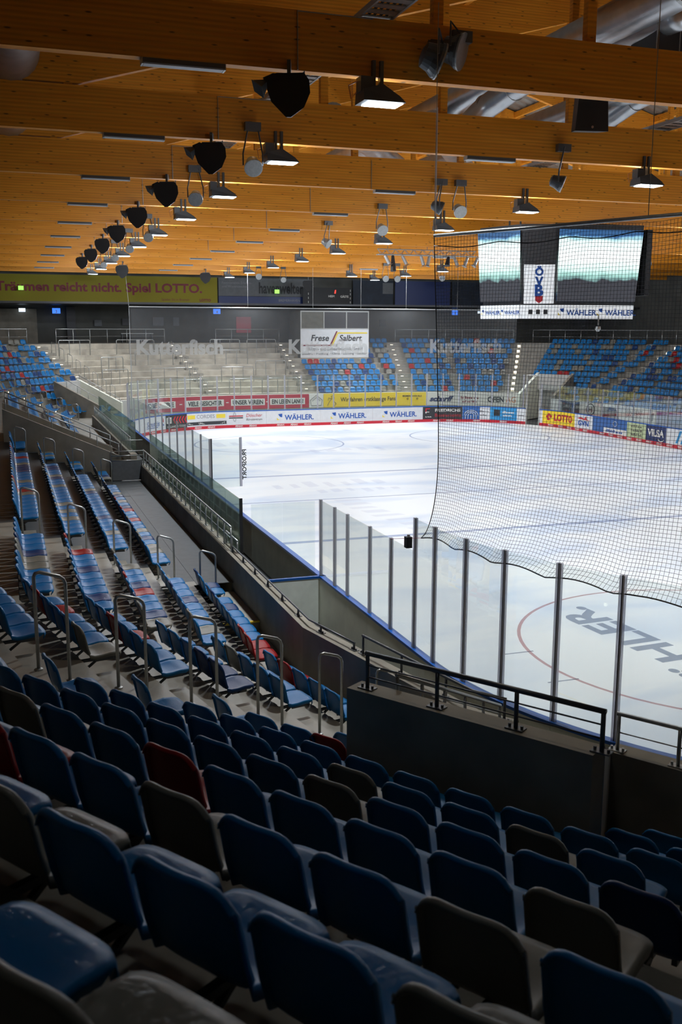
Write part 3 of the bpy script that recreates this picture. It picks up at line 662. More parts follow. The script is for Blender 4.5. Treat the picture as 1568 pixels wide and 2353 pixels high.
# left side boards: s = Y-52
for k_, (y0, y1) in enumerate(((44, 52), (36, 44), (27.4, 36))):
    board(y0-52, y1-52, 'white', 'left side rink board with tall glass, %s from the far corner' % ORD[k_+1], back='backdark')
board(0, 2.4, 'white', 'curved white rink board starting the far left corner')
for k_, (y0, y1) in enumerate(((20.8, 27.4), (14.25, 20.8))):
    board(y0-52, y1-52, 'white', 'blue topped rink board along the player bench, %s section from the near gate' % ORD[2-k_], back='backdark')
NB = [(-37.75, -41), (-41, -44), (-44, -47.2), (-47.2, -50.4), (-50.4, -53.5), (-53.5, -56.6), (-56.6, -60.6)]
for k_, (s1, s0) in enumerate(NB):
    board(s0, s1, 'white', 'rink board below the near glass, %s right of the white gate' % ORD[k_+1], back='backing')
# white gate across the bench corridor
g = empty('corridor_gate', (0, 0, 0), 0, 'pale translucent gate with blue top rail across the bench corridor', 'gate')
MB().box((-16.72, 14.16, .03), (-15.14, 14.20, 1.12)).build('gate_panel', simple('gate_sheet', (0.82, 0.88, 0.82), 0.35, noise=.08, nscale=3), g)
MB().box((-16.72, 14.14, 1.12), (-14.96, 14.22, 1.17)).build('top_rail', M['blue'], g)
for x0, x1 in ((-16.72, -16.0), (-15.99, -15.22)): MB().box((x0, 14.172, 1.17), (x1, 14.184, 2.95)).build('glass_pane', M['glass'], g)
# player bench and small bottle rack inside the corridor
b_ = empty('player_bench', (0, 0, 0), 0, 'long pale wooden player bench behind the left wall', 'bench')
MB().box((-16.66, 14.6, .44), (-16.28, 26.5, .48)).build('seat_plank', M['bench'], b_)
for y in np.arange(15, 26.6, 1.9): MB().box((-16.6, y-.03, 0), (-16.34, y+.03, .44)).build('leg', M['darksteel'], b_)
tr = empty('bottle_rack', (-15.45, 14.75, 0), 0, 'small dark rack with a clear bottle beside the gate', 'rack')
m = MB(); m.box((-.12, -.12, 0), (.12, .12, .75)); m.build('stand', M['darksteel'], tr); m = MB(); m.lathe([(.035, 0), (.035, .16), (.015, .2), (.015, .25)], (0, 0, .75), (0, 0, 1), 10); m.build('bottle', M['white'], tr)

# ------------------------------------------------------------------ rink glass
def glass_run(s_list, h, where, off=.05, postmat='plexi', skip_last=False):
    for k_, s in enumerate(s_list):
        if skip_last and k_ == len(s_list)-1: continue
        a = path(s, off); t = path(s+.01, off)-path(s-.01, off); t /= np.linalg.norm(t); nn = np.array([-t[1], t[0]])
        r = empty('glass_post', (a[0], a[1], 1.17), atan2(t[1], t[0]), 'slim glass post, %s %s' % (ORD[k_+1], where), 'post', 'rink glass posts')
        w = .044 if not (k_ == 0 and h < 2 and s < -30) else .05
        MB().box((-w, -.03, 0), (-w*.22, .03, h)).box((w*.22, -.03, 0), (w, .03, h)).build('profile', M[postmat], r)
        MB().box((-w*.22, -.022, 0), (w*.22, .022, h)).build('gasket', M['black'], r)
        m = MB()
        for z in np.arange(.2, h, .3): m.lathe([(.009, 0), (.009, .01)], (0, -.045, z), (0, 1, 0), 8)
        if a[1] < 30: m.build('bolts', M['steel'], r)
    for k_, (a, b) in enumerate(zip(s_list, s_list[1:])):
        m = MB(); sweep(m, min(a, b)+.03, max(a, b)-.03, off-.006, off+.006, 1.18, 1.17+h-.02, .3)
        tag(m.build('rink_glass', M['glass']), 'clear rink glass pane, %s %s' % (ORD[k_+1], where), 'rink glass', 'clear rink glass panes')
ns = [-37.76, -38.79, -39.66, -41.04, -42.19, -43.35]
glass_run(ns, 1.8, 'right of the white gate', skip_last=True)
ns2 = [-43.35, -44.19, -45.2, -46.15, -47.2, -48.2, -49.2, -50.25, -51.3, -52.35, -53.4]
glass_run([s-.0 for s in ns2], 2.4, 'of the tall curved near glass')
far_s = list(np.arange(.6, 34.7, 1.21)); glass_run(far_s, 2.4, 'along the far boards')
glass_run(list(np.arange(36.0, 74, 1.7)), 1.8, 'along the right boards')
glass_run([-24.6, -22.9, -21.2, -19.5, -17.5, -15.4, -13.3, -11.2, -9.1, -7.0, -4.9, -2.8, -.7], 1.8, 'along the left side boards')
# gateway frame in the far right corner
gf = empty('gateway_frame', (0, 0, 0), 0, 'white steel frame round the dark gateway in the far right corner', 'frame')
for s in (34.75, 35.85):
    a = path(s, .05); MB().box((a[0]-.05, a[1]-.05, 0), (a[0]+.05, a[1]+.05, 3.55)).build('upright', M['wframe'], gf)
a, b = path(34.75, .05), path(35.85, .05); m = MB(); m.tube([(*a, 3.55), (*b, 3.55)], .05, 4); m.build('lintel', M['wframe'], gf)
# open bench door glass near the left boards, standing at an angle
dg = empty('open_glass_door', (-15.0, 27.42, 1.17), radians(12), 'tall glass door standing open at the player bench, with dark edge strips', 'glass door')
MB().box((0, -.012, 0), (1.15, .012, 1.75)).build('glass_pane', M['glass'], dg); MB().box((-.04, -.03, -.1), (.03, .03, 1.8)).build('hinge_strip', M['char'], dg); MB().box((1.12, -.03, 0), (1.2, .03, 1.8)).build('edge_strip', M['alu'], dg)
m = MB(); put_text(m, 'PROSPORT', lambda x, y: (1.28+y, -.04, .8+x), w=1.1, bold=.03, rot=pi); m.build('lettering', M['ink'], dg)

# ------------------------------------------------------------------ adverts on the stand fronts
FARW = fline(['FL34', 'FL56', 'FL78', 'FAR', 'FR78', 'FR56', 'FR34'], 2, -.90, 1.55, -1.3)
RIGW = fline(['FR34', 'FR12', 'RIGHT'], 0, -.90, 1.55, 46)
def along(Pp, u, off=0.0):
    for a, b in zip(Pp, Pp[1:]):
        L = np.hypot(*(b-a)); d = (b-a)/L
        if u <= L or b is Pp[-1]: return a+d*u-np.array([-d[1], d[0]])*off
        u -= L
def banner(Pp, u0, u1, mat, label, z0=.97, z1=1.98, parts=None, cat='advert banner'):
    r = empty('advert_banner', (0, 0, 0), 0, label, cat); us = [u0+(u1-u0)*i/40 for i in range(41)]; vs = []
    for u in us:
        a, b = along(Pp, u, .01), along(Pp, u, .03); vs += [(*a, z0), (*b, z0), (*b, z1), (*a, z1)]
    fs = [(0, 1, 2, 3), (163, 162, 161, 160)]
    for i in range(40):
        for q in range(4): fs.append((4*i+q, 4*i+4+q, 4*i+4+(q+1) % 4, 4*i+(q+1) % 4))
    m = MB(); m.add(vs, fs); m.build('banner_sheet', M[mat], r)
    if parts: parts(r, lambda x, y, c=(u0+u1)/2, o=.045: (*along(Pp, c+x, o), (z0+z1)/2+y))
    return r
def lay(fn, dx, dy=0): return lambda x, y: fn(x+dx, y+dy)
def b_red(r, fn):
    c = (3.56+16.36)/2
    for u0, u1, tx in ((2.9-1, 6.1, 'DIE LIEBE'), (6.9, 9.85, 'VIELE GESICHTER'), (10.4, 12.95, 'UNSER VEREIN'), (13.35, 16.05, 'EIN LEBEN LANG!')):
        u0 = max(u0, 3.6); m = MB(); w = u1-u0
        shape2d(m, rect(-w/2, -.24, w/2, .24, 8), lambda x, y: (*along(FARW, (u0+u1)/2+x, .038), 1.475+y)); m.build('white_box', M['paper'], r)
        T(r, tx, 'ink', lambda x, y: (*along(FARW, (u0+u1)/2+x, .05), 1.475+y), w=w*.9, h=.34, bold=.03)
    for u in (6.5, 10.12, 13.15): P2(r, rect(-.1, -.03, .1, .03, 2), 'paper', lambda x, y: (*along(FARW, u+x, .045), 1.475+y))
banner(FARW, 3.56, 16.36, 'crimson', 'long crimson banner with white boxes reading VIELE GESICHTER, UNSER VEREIN', parts=b_red)
def b_house(r, fn):
    m = MB(); m.tube([fn(x, y) for x, y in ((-.38, -.35), (-.48, .05), (0, .42), (.48, .05), (.38, -.35))], .02, 5, closed=True); m.tube([fn(x, y) for x, y in ((-.3, 0), (0, .25), (.3, 0))], .015, 5); m.build('house_emblem', M['inkgrey'], r)
banner(FARW, 16.38, 17.5, 'paper', 'small white banner with a house outline emblem', parts=b_house)
def b_yel(r, fn):
    T(r, 'Wir fahren erstklassige Fans', 'ink', lay(fn, -.55), w=4.5, h=.42, bold=.01); T(r, 'BREMERHAVEN BUS', 'ink', lay(fn, 3.0, .22), w=1.5, h=.14, bold=.02)
    m = MB()
    for x in (2.65, 3.4): m.tube([fn(x+a, b+.02) for a, b in circ(0, 0, .06)], .015, 5, closed=True)
    m.build('wheel_marks', M['ink'], r)
    m = MB()
    m.tube([fn(x, y) for x, y in ((-3.85, -.4), (-3.7, -.1), (-3.5, .1), (-3.55, .3), (-3.4, .38), (-3.3, .2), (-3.35, -.05), (-3.15, -.25), (-3.3, -.42))], .02, 5)
    m.tube([fn(x, y) for x, y in ((-3.5, .1), (-3.75, .2), (-3.8, .0))], .018, 5); m.build('player_outline', M['backdark'], r)
banner(FARW, 17.52, 25.82, 'yellow', 'yellow banner reading Wir fahren erstklassige Fans', parts=b_yel)
banner(FARW, 25.84, 28.54, 'paper', 'white banner with dark italic scharff lettering', parts=lambda r, fn: T(r, 'scharff', 'navy', lay(fn, -.2, 0), w=1.9, h=.42, bold=.05, shear=.3))
def b_of(r, fn): T(r, 'OFEN', 'ink', lay(fn, .3), w=1.25, h=.44, bold=.04); T(r, 'AG', 'inkorange', lay(fn, 1.45), w=.75, h=.44); bars(r, 'inkmaroon', fn, -1.7, .1, 1.4, .2, 21); bars(r, 'inkmaroon', fn, -1.7, -.2, 1.2, .16, 22)
banner(FARW, 28.56, 33.3, 'paper', 'white banner reading OFEN AG in black and orange', parts=b_of)
def b_r1(r, fn): m = MB(); m.tube([fn(x*.38, y*.38) for x, y in circ(0, 0, 1)], .03, 5, closed=True); m.build('ring', M['ink'], r); T(r, 'H', 'ink', fn, h=.4)
banner(RIGW, 2.86, 5.0, 'paper', 'white banner with a black ringed letter behind the right glass', .85, 1.78, b_r1)
def b_r2(r, fn):
    P2(r, [(-3.0, -.4), (-3.0, .1), (-2.8, .3), (-1.4, .32), (-1.1, .05), (-.9, -.4)], 'char', fn, 'van_shape'); T(r, 'WALBERT', 'ink', lay(fn, .7, .2), w=1.9, h=.26); T(r, 'JANSSEN', 'ink', lay(fn, .7, -.12), w=1.7, h=.22); P2(r, [(2.3, -.1), (2.6, .25), (2.85, .3), (2.75, -.2), (2.5, -.3)], 'ink', fn)
banner(RIGW, 5.0, 11.1, 'paper', 'white banner with a dark van shape behind the right glass', .85, 1.78, b_r2)
banner(RIGW, 11.12, 17.5, 'purple', 'violet blue banner at the right end of the stand front', .85, 1.78, lambda r, fn: bars(r, 'midblue', fn, -1, .05, 3.6, .3, 23))
banner(RIGW, .9, 2.84, 'char', 'dark opening panel beside the ringed letter banner', .85, 1.78)
# ------------------------------------------------------------------ markings in the ice
def ring2(cx, cy, r0, r1, n=72): return [(cx+r1*cos(2*pi*i/n), cy+r1*sin(2*pi*i/n), .002) for i in range(n)], [(cx+r0*cos(2*pi*i/n), cy+r0*sin(2*pi*i/n), .002) for i in range(n)]
def mark(name, lab, mat, polys=None, rings=None, texts=None):
    m = MB()
    for q in polys or []: m.add([(x, y, .002) for x, y in q], [tuple(range(len(q)))])
    for (cx, cy, r0, r1) in rings or []:
        A, B = ring2(cx, cy, r0, r1); n = len(A); m.add(A+B, [(i, (i+1) % n, n+(i+1) % n, n+i) for i in range(n)])
    for (tx, cx, cy, rot, w, h, mir) in texts or []:
        put_text(m, tx, lambda x, y: (cx+(x*cos(rot)-y*sin(rot)), cy+(x*sin(rot)+y*cos(rot)), .0025), w=w, h=h, bold=.03)
    return tag(m.build(name, M[mat]), lab, 'ice marking')
for y, l in ((37.2, 'far'), (22.9, 'near')): mark('ice_line', 'faint blue line across the ice, %s one' % l, 'line_blue', [[(-14.9, y-.15), (14.9, y-.15), (14.9, y+.15), (-14.9, y+.15)]])
mark('ice_line', 'faint centre line across the ice', 'line_grey' if False else 'line_blue', [[(-14.9, 30.35), (14.9, 30.35), (14.9, 30.5), (-14.9, 30.5)]])
mark('face_off_circle', 'thin red face-off circle nearest the glass, with hash marks', 'line_red', rings=[(-7, 10, 4.44, 4.52)])
mark('face_off_mark', 'grey hash marks left of the near face-off circle', 'line_grey', [[(-12.0, y), (-11.3, y), (-11.3, y+.05), (-12.0, y+.05)] for y in (9.0, 10.8)]+[[(-2.7, y), (-2.0, y), (-2.0, y+.05), (-2.7, y+.05)] for y in (9.0, 10.8)])
mark('ice_lettering', 'dark WÄHLER lettering in the near face-off circle', 'line_grey', texts=[('WÄHLER.', -8.75, 9.9, radians(94), 7.2, 1.25, 0)])
def smudge(x0, y0, w, h, ang, n, seed):
    rr = random.Random(seed); out = []; c, s_ = cos(radians(ang)), sin(radians(ang))
    for k in range(n):
        u = (k+.5)/n*w-w/2; a = w/n*rr.uniform(.2, .38); hh = h*rr.uniform(.3, .5); v = h*rr.uniform(-.2, .2)
        out.append([(x0+(x*c-y*s_), y0+(x*s_+y*c)) for x, y in ((u-a, v-hh), (u+a*.8, v-hh*.8), (u+a, v+hh), (u-a*.7, v+hh*.9))])
    return out
mark('ice_lettering', 'faint worn lettering in the ice by the near blue line', 'scuff', smudge(-8.6, 26.9, 7.0, 1.3, 95, 8, 3))
mark('ice_lettering', 'faint scuffed blue lettering near the centre of the ice', 'scuff', smudge(-8.4, 34.2, 5.6, 1.7, 3, 7, 4)+smudge(-7.6, 32.3, 4.0, 1.0, 3, 6, 5))
mark('ice_lettering', 'faint blue lettering at the far end of the ice', 'scuff', smudge(-7.5, 50.5, 6, 2.4, 2, 6, 6)+smudge(0, 56.5, 6, 1.4, 2, 5, 7)+smudge(-3.5, 46, 5, 1.6, 2, 5, 8))
mark('face_off_circle', 'faint face-off circle at the far left of the ice', 'line_blue', rings=[(-7, 50, 4.42, 4.52)])
mark('face_off_circle', 'faint face-off circle at the far right of the ice', 'line_blue', rings=[(7, 50, 4.42, 4.52)])
mark('ice_scratch', 'short white scratch lines on the ice inside the near glass', 'paper', [[(-12.15, 8.6), (-12.1, 8.6), (-11.75, 7.3), (-11.8, 7.3)], [(-10.68, 16.55), (-10.6, 16.55), (-10.6, 16.05), (-10.66, 16.05)]])
# ------------------------------------------------------------------ stairs, half steps, handrails in the aisles
def u_rail(p0, p1, z0, z1, h0, h1, label, group, r=.021, cat='handrail', mat='steel', name='stair_handrail', name2='rail_tube'):
    """inverted U of tube from foot p0 (height z0) to foot p1 (z1)"""
    rt = empty(name, (0, 0, 0), 0, label, cat, group); p0 = np.array(p0, float); p1 = np.array(p1, float); d = p1-p0; L = np.linalg.norm(d); d /= L
    a = np.array([*p0, z0]); b = np.array([*p1, z1]); A = a+[0, 0, h0]; B = b+[0, 0, h1]; e = (B-A)/np.linalg.norm(B-A); q = .07
    pts = [a, A-[0, 0, q], A-[0, 0, q*.35]+e*q*.3, A+e*q, B-e*q, B-[0, 0, q*.35]-e*q*.3, B-[0, 0, q], b]
    m = MB(); m.tube(pts, r, 8); m.build(name2, M[mat], rt, smooth=True)
    for f in (a, b): m = MB(); m.lathe([(.05, 0), (.05, .012), (.025, .02)], f, (0, 0, 1), 12); m.build('foot_plate', M['steel'], rt)
    return rt
def aisle(nm, t0, t1, i0, i1, railt, wh, block=True, light=True, rail=True, rows=range(0, 99), zup=1.1, doff=0.0):
    f = FAC[FI[nm]]
    for i in range(i0, i1):
        dn = f['base']+f['step']*(i+1)-.63            # riser of the next tread
        z = TREAD(i)
        if block:
            q = [loc(nm, t0, dn-.42), loc(nm, t1, dn-.42), loc(nm, t1, dn-.003), loc(nm, t0, dn-.003)]
            area = sum(q[k][0]*q[(k+1) % 4][1]-q[(k+1) % 4][0]*q[k][1] for k in range(4))
            if area < 0: q = q[::-1]
            tag(MB().prism(q, z+.001, z+.2).build('half_step', M['tread']), 'concrete half step on the %s tread of the %s' % (ORD[i-i0+1], wh), 'step', 'half steps in the stairs')
        if light:
            c = loc(nm, t0 if abs(t0-railt) < abs(t1-railt) else t1, dn-.012); e = f['d']*.05; sg = 1 if abs(t0-railt) < abs(t1-railt) else -1
            side = loc(nm, (t0-.12) if sg > 0 else (t1+.12), dn-.012)
            m = MB(); m.add([(*(side-e), z+.09), (*(side+e), z+.09), (*(side+e), z+.15), (*(side-e), z+.15)], [(0, 1, 2, 3)])
            tag(m.build('step_light', M['step']), 'small lit step light, %s step of the %s' % (ORD[i-i0+1], wh), 'step light', 'step lights')
        if rail and i in rows:
            pb = loc(nm, railt, dn-.15-doff); pf = loc(nm, railt, dn-.50-doff)
            u_rail(pb, pf, z+.2 if block else z, z, zup-.1 if block else zup, zup-.02, 'steel inverted U handrail, %s one up the %s' % (ORD[i-i0+1], wh), 'handrails in the stairs')
aisle('NL12', -1.2, 0.0, 0, 8, -.62, 'stairs by the near corner block', zup=1.26, doff=.10)
aisle('LEFT', 5.15, 6.35, 0, 8, 6.0, 'second stairs of the left stand')
aisle('LEFT', 18.45, 19.5, 1, 8, 19.3, 'third stairs of the left stand')
aisle('FL12', .0, 1.2, 1, 11, .9, 'stairs in the far left corner', block=False, rows=range(1, 11), zup=1.0)
def far_lights(nm, t0, i0, i1, wh, dt=0.0):
    f = FAC[FI[nm]]
    for i in range(i0, i1):
        dn = f['base']+f['step']*(i+1)-.63; c = loc(nm, t0+dt*(i-i0), dn-.02); e = f['d']*.11; z = TREAD(i)
        m = MB(); m.add([(*(c-e), z+.05), (*(c+e), z+.05), (*(c+e), z+.22), (*(c-e), z+.22)], [(0, 1, 2, 3)])
        tag(m.build('step_light', M['step']), 'small lit step light, %s step up the %s' % (ORD[i-i0+1], wh), 'step light', 'step lights')
far_lights('FL56', -1.45, 2, 12, 'stairs beside the pale terrace', .04)
far_lights('FL78', 2.55, 2, 12, 'left terrace stairs')
far_lights('FAR', 7.1, 2, 12, 'stairs left of the commentary box')
far_lights('FR78', -1.7, 2, 12, 'stairs between the far seat blocks')
far_lights('FR56', 1.75, 2, 12, 'stairs by the dark gateway', -.03)
far_lights('FR12', -.55, 2, 12, 'stairs in the right corner', -.02)
# block steps of the far stairs
for nm, t, dt, wh in (('FL56', -1.45, .04, 'pale terrace stairs'), ('FL78', 2.55, 0, 'left terrace stairs'), ('FAR', 7.1, 0, 'box stairs'), ('FR78', -1.7, 0, 'far block stairs')):
    f = FAC[FI[nm]]; m = MB()
    for i in range(2, 12):
        dn = f['base']+f['step']*(i+1)-.63; c = t+dt*(i-2); q = [loc(nm, c-.5, dn-.45), loc(nm, c+.5, dn-.45), loc(nm, c+.5, dn-.003), loc(nm, c-.5, dn-.003)]
        area = sum(q[k][0]*q[(k+1) % 4][1]-q[(k+1) % 4][0]*q[k][1] for k in range(4))
        m.prism(q if area > 0 else q[::-1], TREAD(i), TREAD(i)+.2)
    tag(m.build('stair_flight', M['tread']), 'flight of small concrete steps in the %s' % wh, 'stairs')
# little step-down and half step at the first row
st = empty('step_down', (0, 0, 0), 0, 'low concrete step with yellow edge beside the left wall', 'step')
MB().box((-17.95, 11.6, .835), (-17.2, 13.95, 1.03)).build('step_block', M['tread'], st); MB().box((-17.95, 11.56, 1.0), (-17.2, 11.61, 1.034)).build('edge_strip', M['yellow'], st)
# ------------------------------------------------------------------ rails on the walls
def rail_on(pts, h, zf, label, every=1.1, r=.022, mids=(), plate=True, mat='steel', name='wall_rail', post_r=.02, ends=True):
    """pts: 2D polyline, zf(u)->base height"""
    rt = empty(name, (0, 0, 0), 0, label, 'railing'); pts = [np.array(p, float) for p in pts]; Ls = [np.hypot(*(b-a)) for a, b in zip(pts, pts[1:])]; L = sum(Ls)
    def at(u):
        for a, b, l in zip(pts, pts[1:], Ls):
            if u <= l+1e-9 or b is pts[-1]: return a+(b-a)/l*u
            u -= l
    cum = [0]+list(np.cumsum(Ls)); us = sorted(set([round(c, 3) for c in cum]+[L*i/max(1, int(L/1.5)) for i in range(max(1, int(L/1.5))+1)]))
    for q in [h]+list(mids):
        m = MB(); m.tube([(*at(u), zf(u)+q) for u in us], r if q == h else .008, 8); m.build('top_tube' if q == h else 'cable', M[mat], rt, smooth=True)
    n = max(1, round(L/every))
    for k in range(n+1):
        u = min(max(L*k/n, .02), L-.02); p = at(u); z = zf(u)
        m = MB(); m.tube([(*p, z), (*p, z+h)], post_r, 8); po = m.build('post', M[mat], rt, smooth=True)
        if plate:
            d = at(min(u+.05, L))-at(max(u-.05, 0)); d /= np.linalg.norm(d)
            m = MB(); m.obox((*p, z+.006), (*d, 0), (-d[1], d[0], 0), (0, 0, 1), .085, .05, .006)
            for s in (-1, 1): m.lathe([(.014, 0), (.014, .03)], (p[0]+d[0]*.06*s, p[1]+d[1]*.06*s, z+.01), (0, 0, 1), 8)
            m.build('foot_plate', M[mat], po)
    return rt
wlc = fline(['NL34', 'NL12', 'LEFT'], 0, -.73, 1.4, 6.6)
rail_on(wlc[:2]+[loc('NL12', 1.0, 9.7)], .30, lambda u: 1.8, 'dark low handrail at the tunnel end of the left front wall', 1.0, mat='darksteel')
rail_on([loc('NL12', 1.2, 9.72)]+wlc[2:], .12, lambda u: 1.8, 'long low dark rail along the top of the left front wall', 1.15, r=.018, mat='darksteel')
rail_on([loc('LEFT', 6.75, 10.07), loc('LEFT', 22.0, 10.07)], .55, lambda u: 1.8, 'tube railing on the left wall in front of the glass screen', .75, mids=(.28,))
rail_on([loc('LEFT', 6.4, 10.0), loc('LEFT', 7.6, 10.0)], .28, lambda u: 1.8, 'short steel rail where the glass screen on the wall ends', .6)
rail_on([loc('NL34', 1.1, 13.27), loc('NL34', -1.35, 13.27)], .36, lambda u: 3.4, 'thick dark handrail on the parapet above the near tunnel', .82, r=.026, post_r=.021, mids=(.12, .24), mat='darksteel')
rail_on([loc('NL34', -.75, 11.42), loc('NL34', -7.2, 11.42)], .40, lambda u: 2.6, 'steel handrail on the right-hand front wall', .62, r=.024, mids=(.2,))
m_len = 3.1
rail_on([loc('NL34', .85, 13.1), loc('NL34', 1.3, 10.05)], .34, lambda u: 3.2-1.4*u/3.1, 'sloping steel railing on the tunnel side wall', .62, mids=(.12, .23))
# glass screen on the left wall
for k_, y in enumerate(np.arange(14.9, 30.0, 1.7)):
    tag(MB().box((-16.80, y, 1.6), (-16.785, y+1.67, 2.95)).build('glass_screen', M['glassedge']), 'greenish glass screen pane on the left wall, %s from the near end' % ORD[k_+1], 'glass screen', 'glass screens on the left wall')
m = MB(); m.box((-16.83, 14.86, 1.6), (-16.76, 14.9, 2.98)); tag(m.build('screen_end_post', M['char']), 'dark end post of the glass screen on the left wall', 'post')
# gate and railings of the left tunnel
gt = empty('walkway_gate', (0, 0, 0), 0, 'grey sheet metal gate closing the walkway at the left tunnel', 'gate')
MB().box((-18.25, 29.78, 1.26), (-17.15, 29.82, 1.98)).build('gate_panel', simple('gate_grey', (.16, .17, .18), .5, noise=.1), gt)
m = MB(); m.tube([(-18.28, 29.8, 1.24), (-18.28, 29.8, 2.35), (-17.1, 29.8, 2.35), (-17.1, 29.8, 1.24)], .025, 6)
for z in (2.0, 2.18): m.tube([(-18.28, 29.8, z), (-17.1, 29.8, z)], .02, 6)
m.tube([(-17.9, 29.8, 2.35), (-17.9, 29.8, 2.75), (-17.1, 29.8, 2.75)], .02, 6); m.build('gate_frame', M['steel'], gt, smooth=True)
rail_on([loc('LEFT', 22.0, 10.95), loc('LEFT', 22.0, 14.9)], .42, lambda u: 2.17+.46*u, 'railing on the rising near wall of the left tunnel', .8, plate=False, mids=(.2,))
rail_on([loc('LEFT', 25.2, 10.95), loc('LEFT', 25.2, 14.9)], .42, lambda u: 2.17+.46*u, 'railing on the rising far wall of the left tunnel', .8, plate=False, mids=(.2,))
rail_on([loc('LEFT', 26, 10.07), loc('LEFT', 43.5, 10.07)], .6, lambda u: 1.8, 'slatted railing on the left wall past the tunnel', .35, r=.02, post_r=.012, plate=False)
for k_, y in enumerate(np.arange(34.0, 50.0, 2.1)):
    tag(MB().box((-16.86, y, 1.75), (-16.845, y+2.06, 3.0)).build('glass_screen', M['glassedge']), 'greenish glass screen past the left tunnel, %s from the tunnel' % ORD[k_+1], 'glass screen', 'glass screens past the tunnel')
rail_on([loc('FL34', -1.4, 13.3), loc('FL34', -1.4, 10.3)], .5, lambda u: 3.45-.5*u, 'sloping railing on the far left corner tunnel wall', .8, plate=False)
rail_on([loc('FL34', 1.4, 13.3), loc('FL34', 1.4, 10.3)], .3, lambda u: 3.45-.5*u, 'railing on the pale side of the far left corner tunnel', .8, plate=False)
# ------------------------------------------------------------------ crush barriers on the far terrace
def barrier(nm, t0, t1, i, posts, label):
    f = FAC[FI[nm]]; d = f['base']+f['step']*i-.5; z = TREAD(i); rt = empty('crush_barrier', (0, 0, 0), 0, label, 'barrier', 'crush barriers on the far terrace')
    a, b = loc(nm, t0, d), loc(nm, t1, d); m = MB(); m.tube([(*a, z), (*a, z+1.02), (*(a+(b-a)*.03), z+1.1), (*(b+(a-b)*.03), z+1.1), (*b, z+1.02), (*b, z)], .032, 6); m.build('barrier_tube', M['steel'], rt, smooth=True)
    for k in range(1, posts): p = a+(b-a)*k/posts; m = MB(); m.tube([(*p, z), (*p, z+1.1)], .024, 6); m.build('post', M['steel'], rt)
BAR = [('FL56', -.6, 2.2, 10), ('FL56', 1.0, 3.0, 7), ('FL56', -.4, 1.9, 5), ('FL78', -2.6, .4, 10), ('FL78', -1.8, 1.2, 8), ('FL78', -1.6, 1.4, 5), ('FL78', -1.3, 1.6, 3),
       ('FAR', .8, 3.2, 10), ('FAR', 3.8, 6.2, 10), ('FAR', .8, 3.4, 8), ('FAR', 3.6, 6.0, 6), ('FAR', .7, 3.2, 5), ('FAR', 3.8, 6.2, 3), ('FAR', .9, 3.4, 3)]
for k_, (nm, a, b, i) in enumerate(BAR):
    barrier(nm, a, b, i, 3, 'steel crush barrier on the %s step of the %s' % (ORD[i-1], {'FL56': 'corner terrace', 'FL78': 'curved terrace', 'FAR': 'straight terrace'}[nm]) + ('' if nm != 'FAR' else ', right half' if a > 3.5 else ', left half'))
for nm, t, wh in (('FL56', -.85, 'pale terrace corner stairs'), ('FL78', 2.0, 'left terrace stairs'), ('FAR', 6.5, 'stairs left of the commentary box')):
    for i in range(3, 11):
        f = FAC[FI[nm]]; d = f['base']+f['step']*i; u_rail(loc(nm, t, d), loc(nm, t, d-.5), TREAD(i), TREAD(i), 1.0, .85, 'thin handrail beside the %s, %s step' % (wh, ORD[i-2]), 'handrails of the far stairs', r=.02)
# concourse rail behind the last row
def conc(names, t0, t1, label): rail_on(fline(names, 12, -.55, t0, t1), 1.1, lambda u: 5.63, label, 1.45, r=.03, post_r=.028, mids=(.55,), plate=False, name='concourse_rail')
conc(['FL56', 'FL78'], .5, 2.0, 'long steel railing above the pale terrace'); conc(['FAR'], 1.6, 7.0, 'steel railing behind the terrace, left of the commentary box'); conc(['FL12', 'FL34', 'FL56'], 2.0, -2.0, 'steel railing above the far left corner seats')
conc(['FR78', 'FR56'], -1.4, 1.0, 'steel railing above the far seat block'); conc(['FR56', 'FR34', 'FR12'], 2.6, 2.0, 'steel railing above the far right corner seats')
# ------------------------------------------------------------------ roof structure
ZS, BH = 11.0, .92
def by(k): return 9.4+6.33*k
ALLB = list(range(-2, 11)); ROOFZ = lambda x: 13.4+.28*max(0.0, 20-abs(x))
for k in ALLB:
    y = by(k); t_ = empty('timber_truss', (0, y, ZS), 0, 'orange glulam roof truss, ' + (('out of sight before the nearest one' if k == -1 else 'out of sight above the camera position') if k < 0 else '%s from the camera' % ORD[k+1]), 'roof truss', 'timber roof trusses')
    t_.location = (0, y, ZS)
    MB().box((-32.8, -.11, 0), (32.8, .11, BH)).build('tie_beam', M['wood'], t_)
    for s in (-1, 1):
        m = MB(); n_ = 6
        for x0, x1 in ((s*32.8, s*20), (s*20, 0)):
            za, zb = ROOFZ(x0)-ZS, ROOFZ(x1)-ZS
            m.add([(x0, -.1, za-1.45), (x1, -.1, zb-1.45), (x1, -.1, zb), (x0, -.1, za), (x0, .1, za-1.45), (x1, .1, zb-1.45), (x1, .1, zb), (x0, .1, za)], [(0, 1, 2, 3), (7, 6, 5, 4), (0, 4, 5, 1), (1, 5, 6, 2), (2, 6, 7, 3), (3, 7, 4, 0)])
        m.build('rafter', M['wood'], t_)
    for x in (-26, -20.2, -14.5, -11.5, -8.0, -4.3, 0, 4.3, 8.6, 14, 20.2, 26):
        m = MB(); m.box((x-.09, -.08, BH), (x+.09, .08, max(BH+.05, ROOFZ(x)-ZS-1.4))); m.build('post', M['wood'], t_)
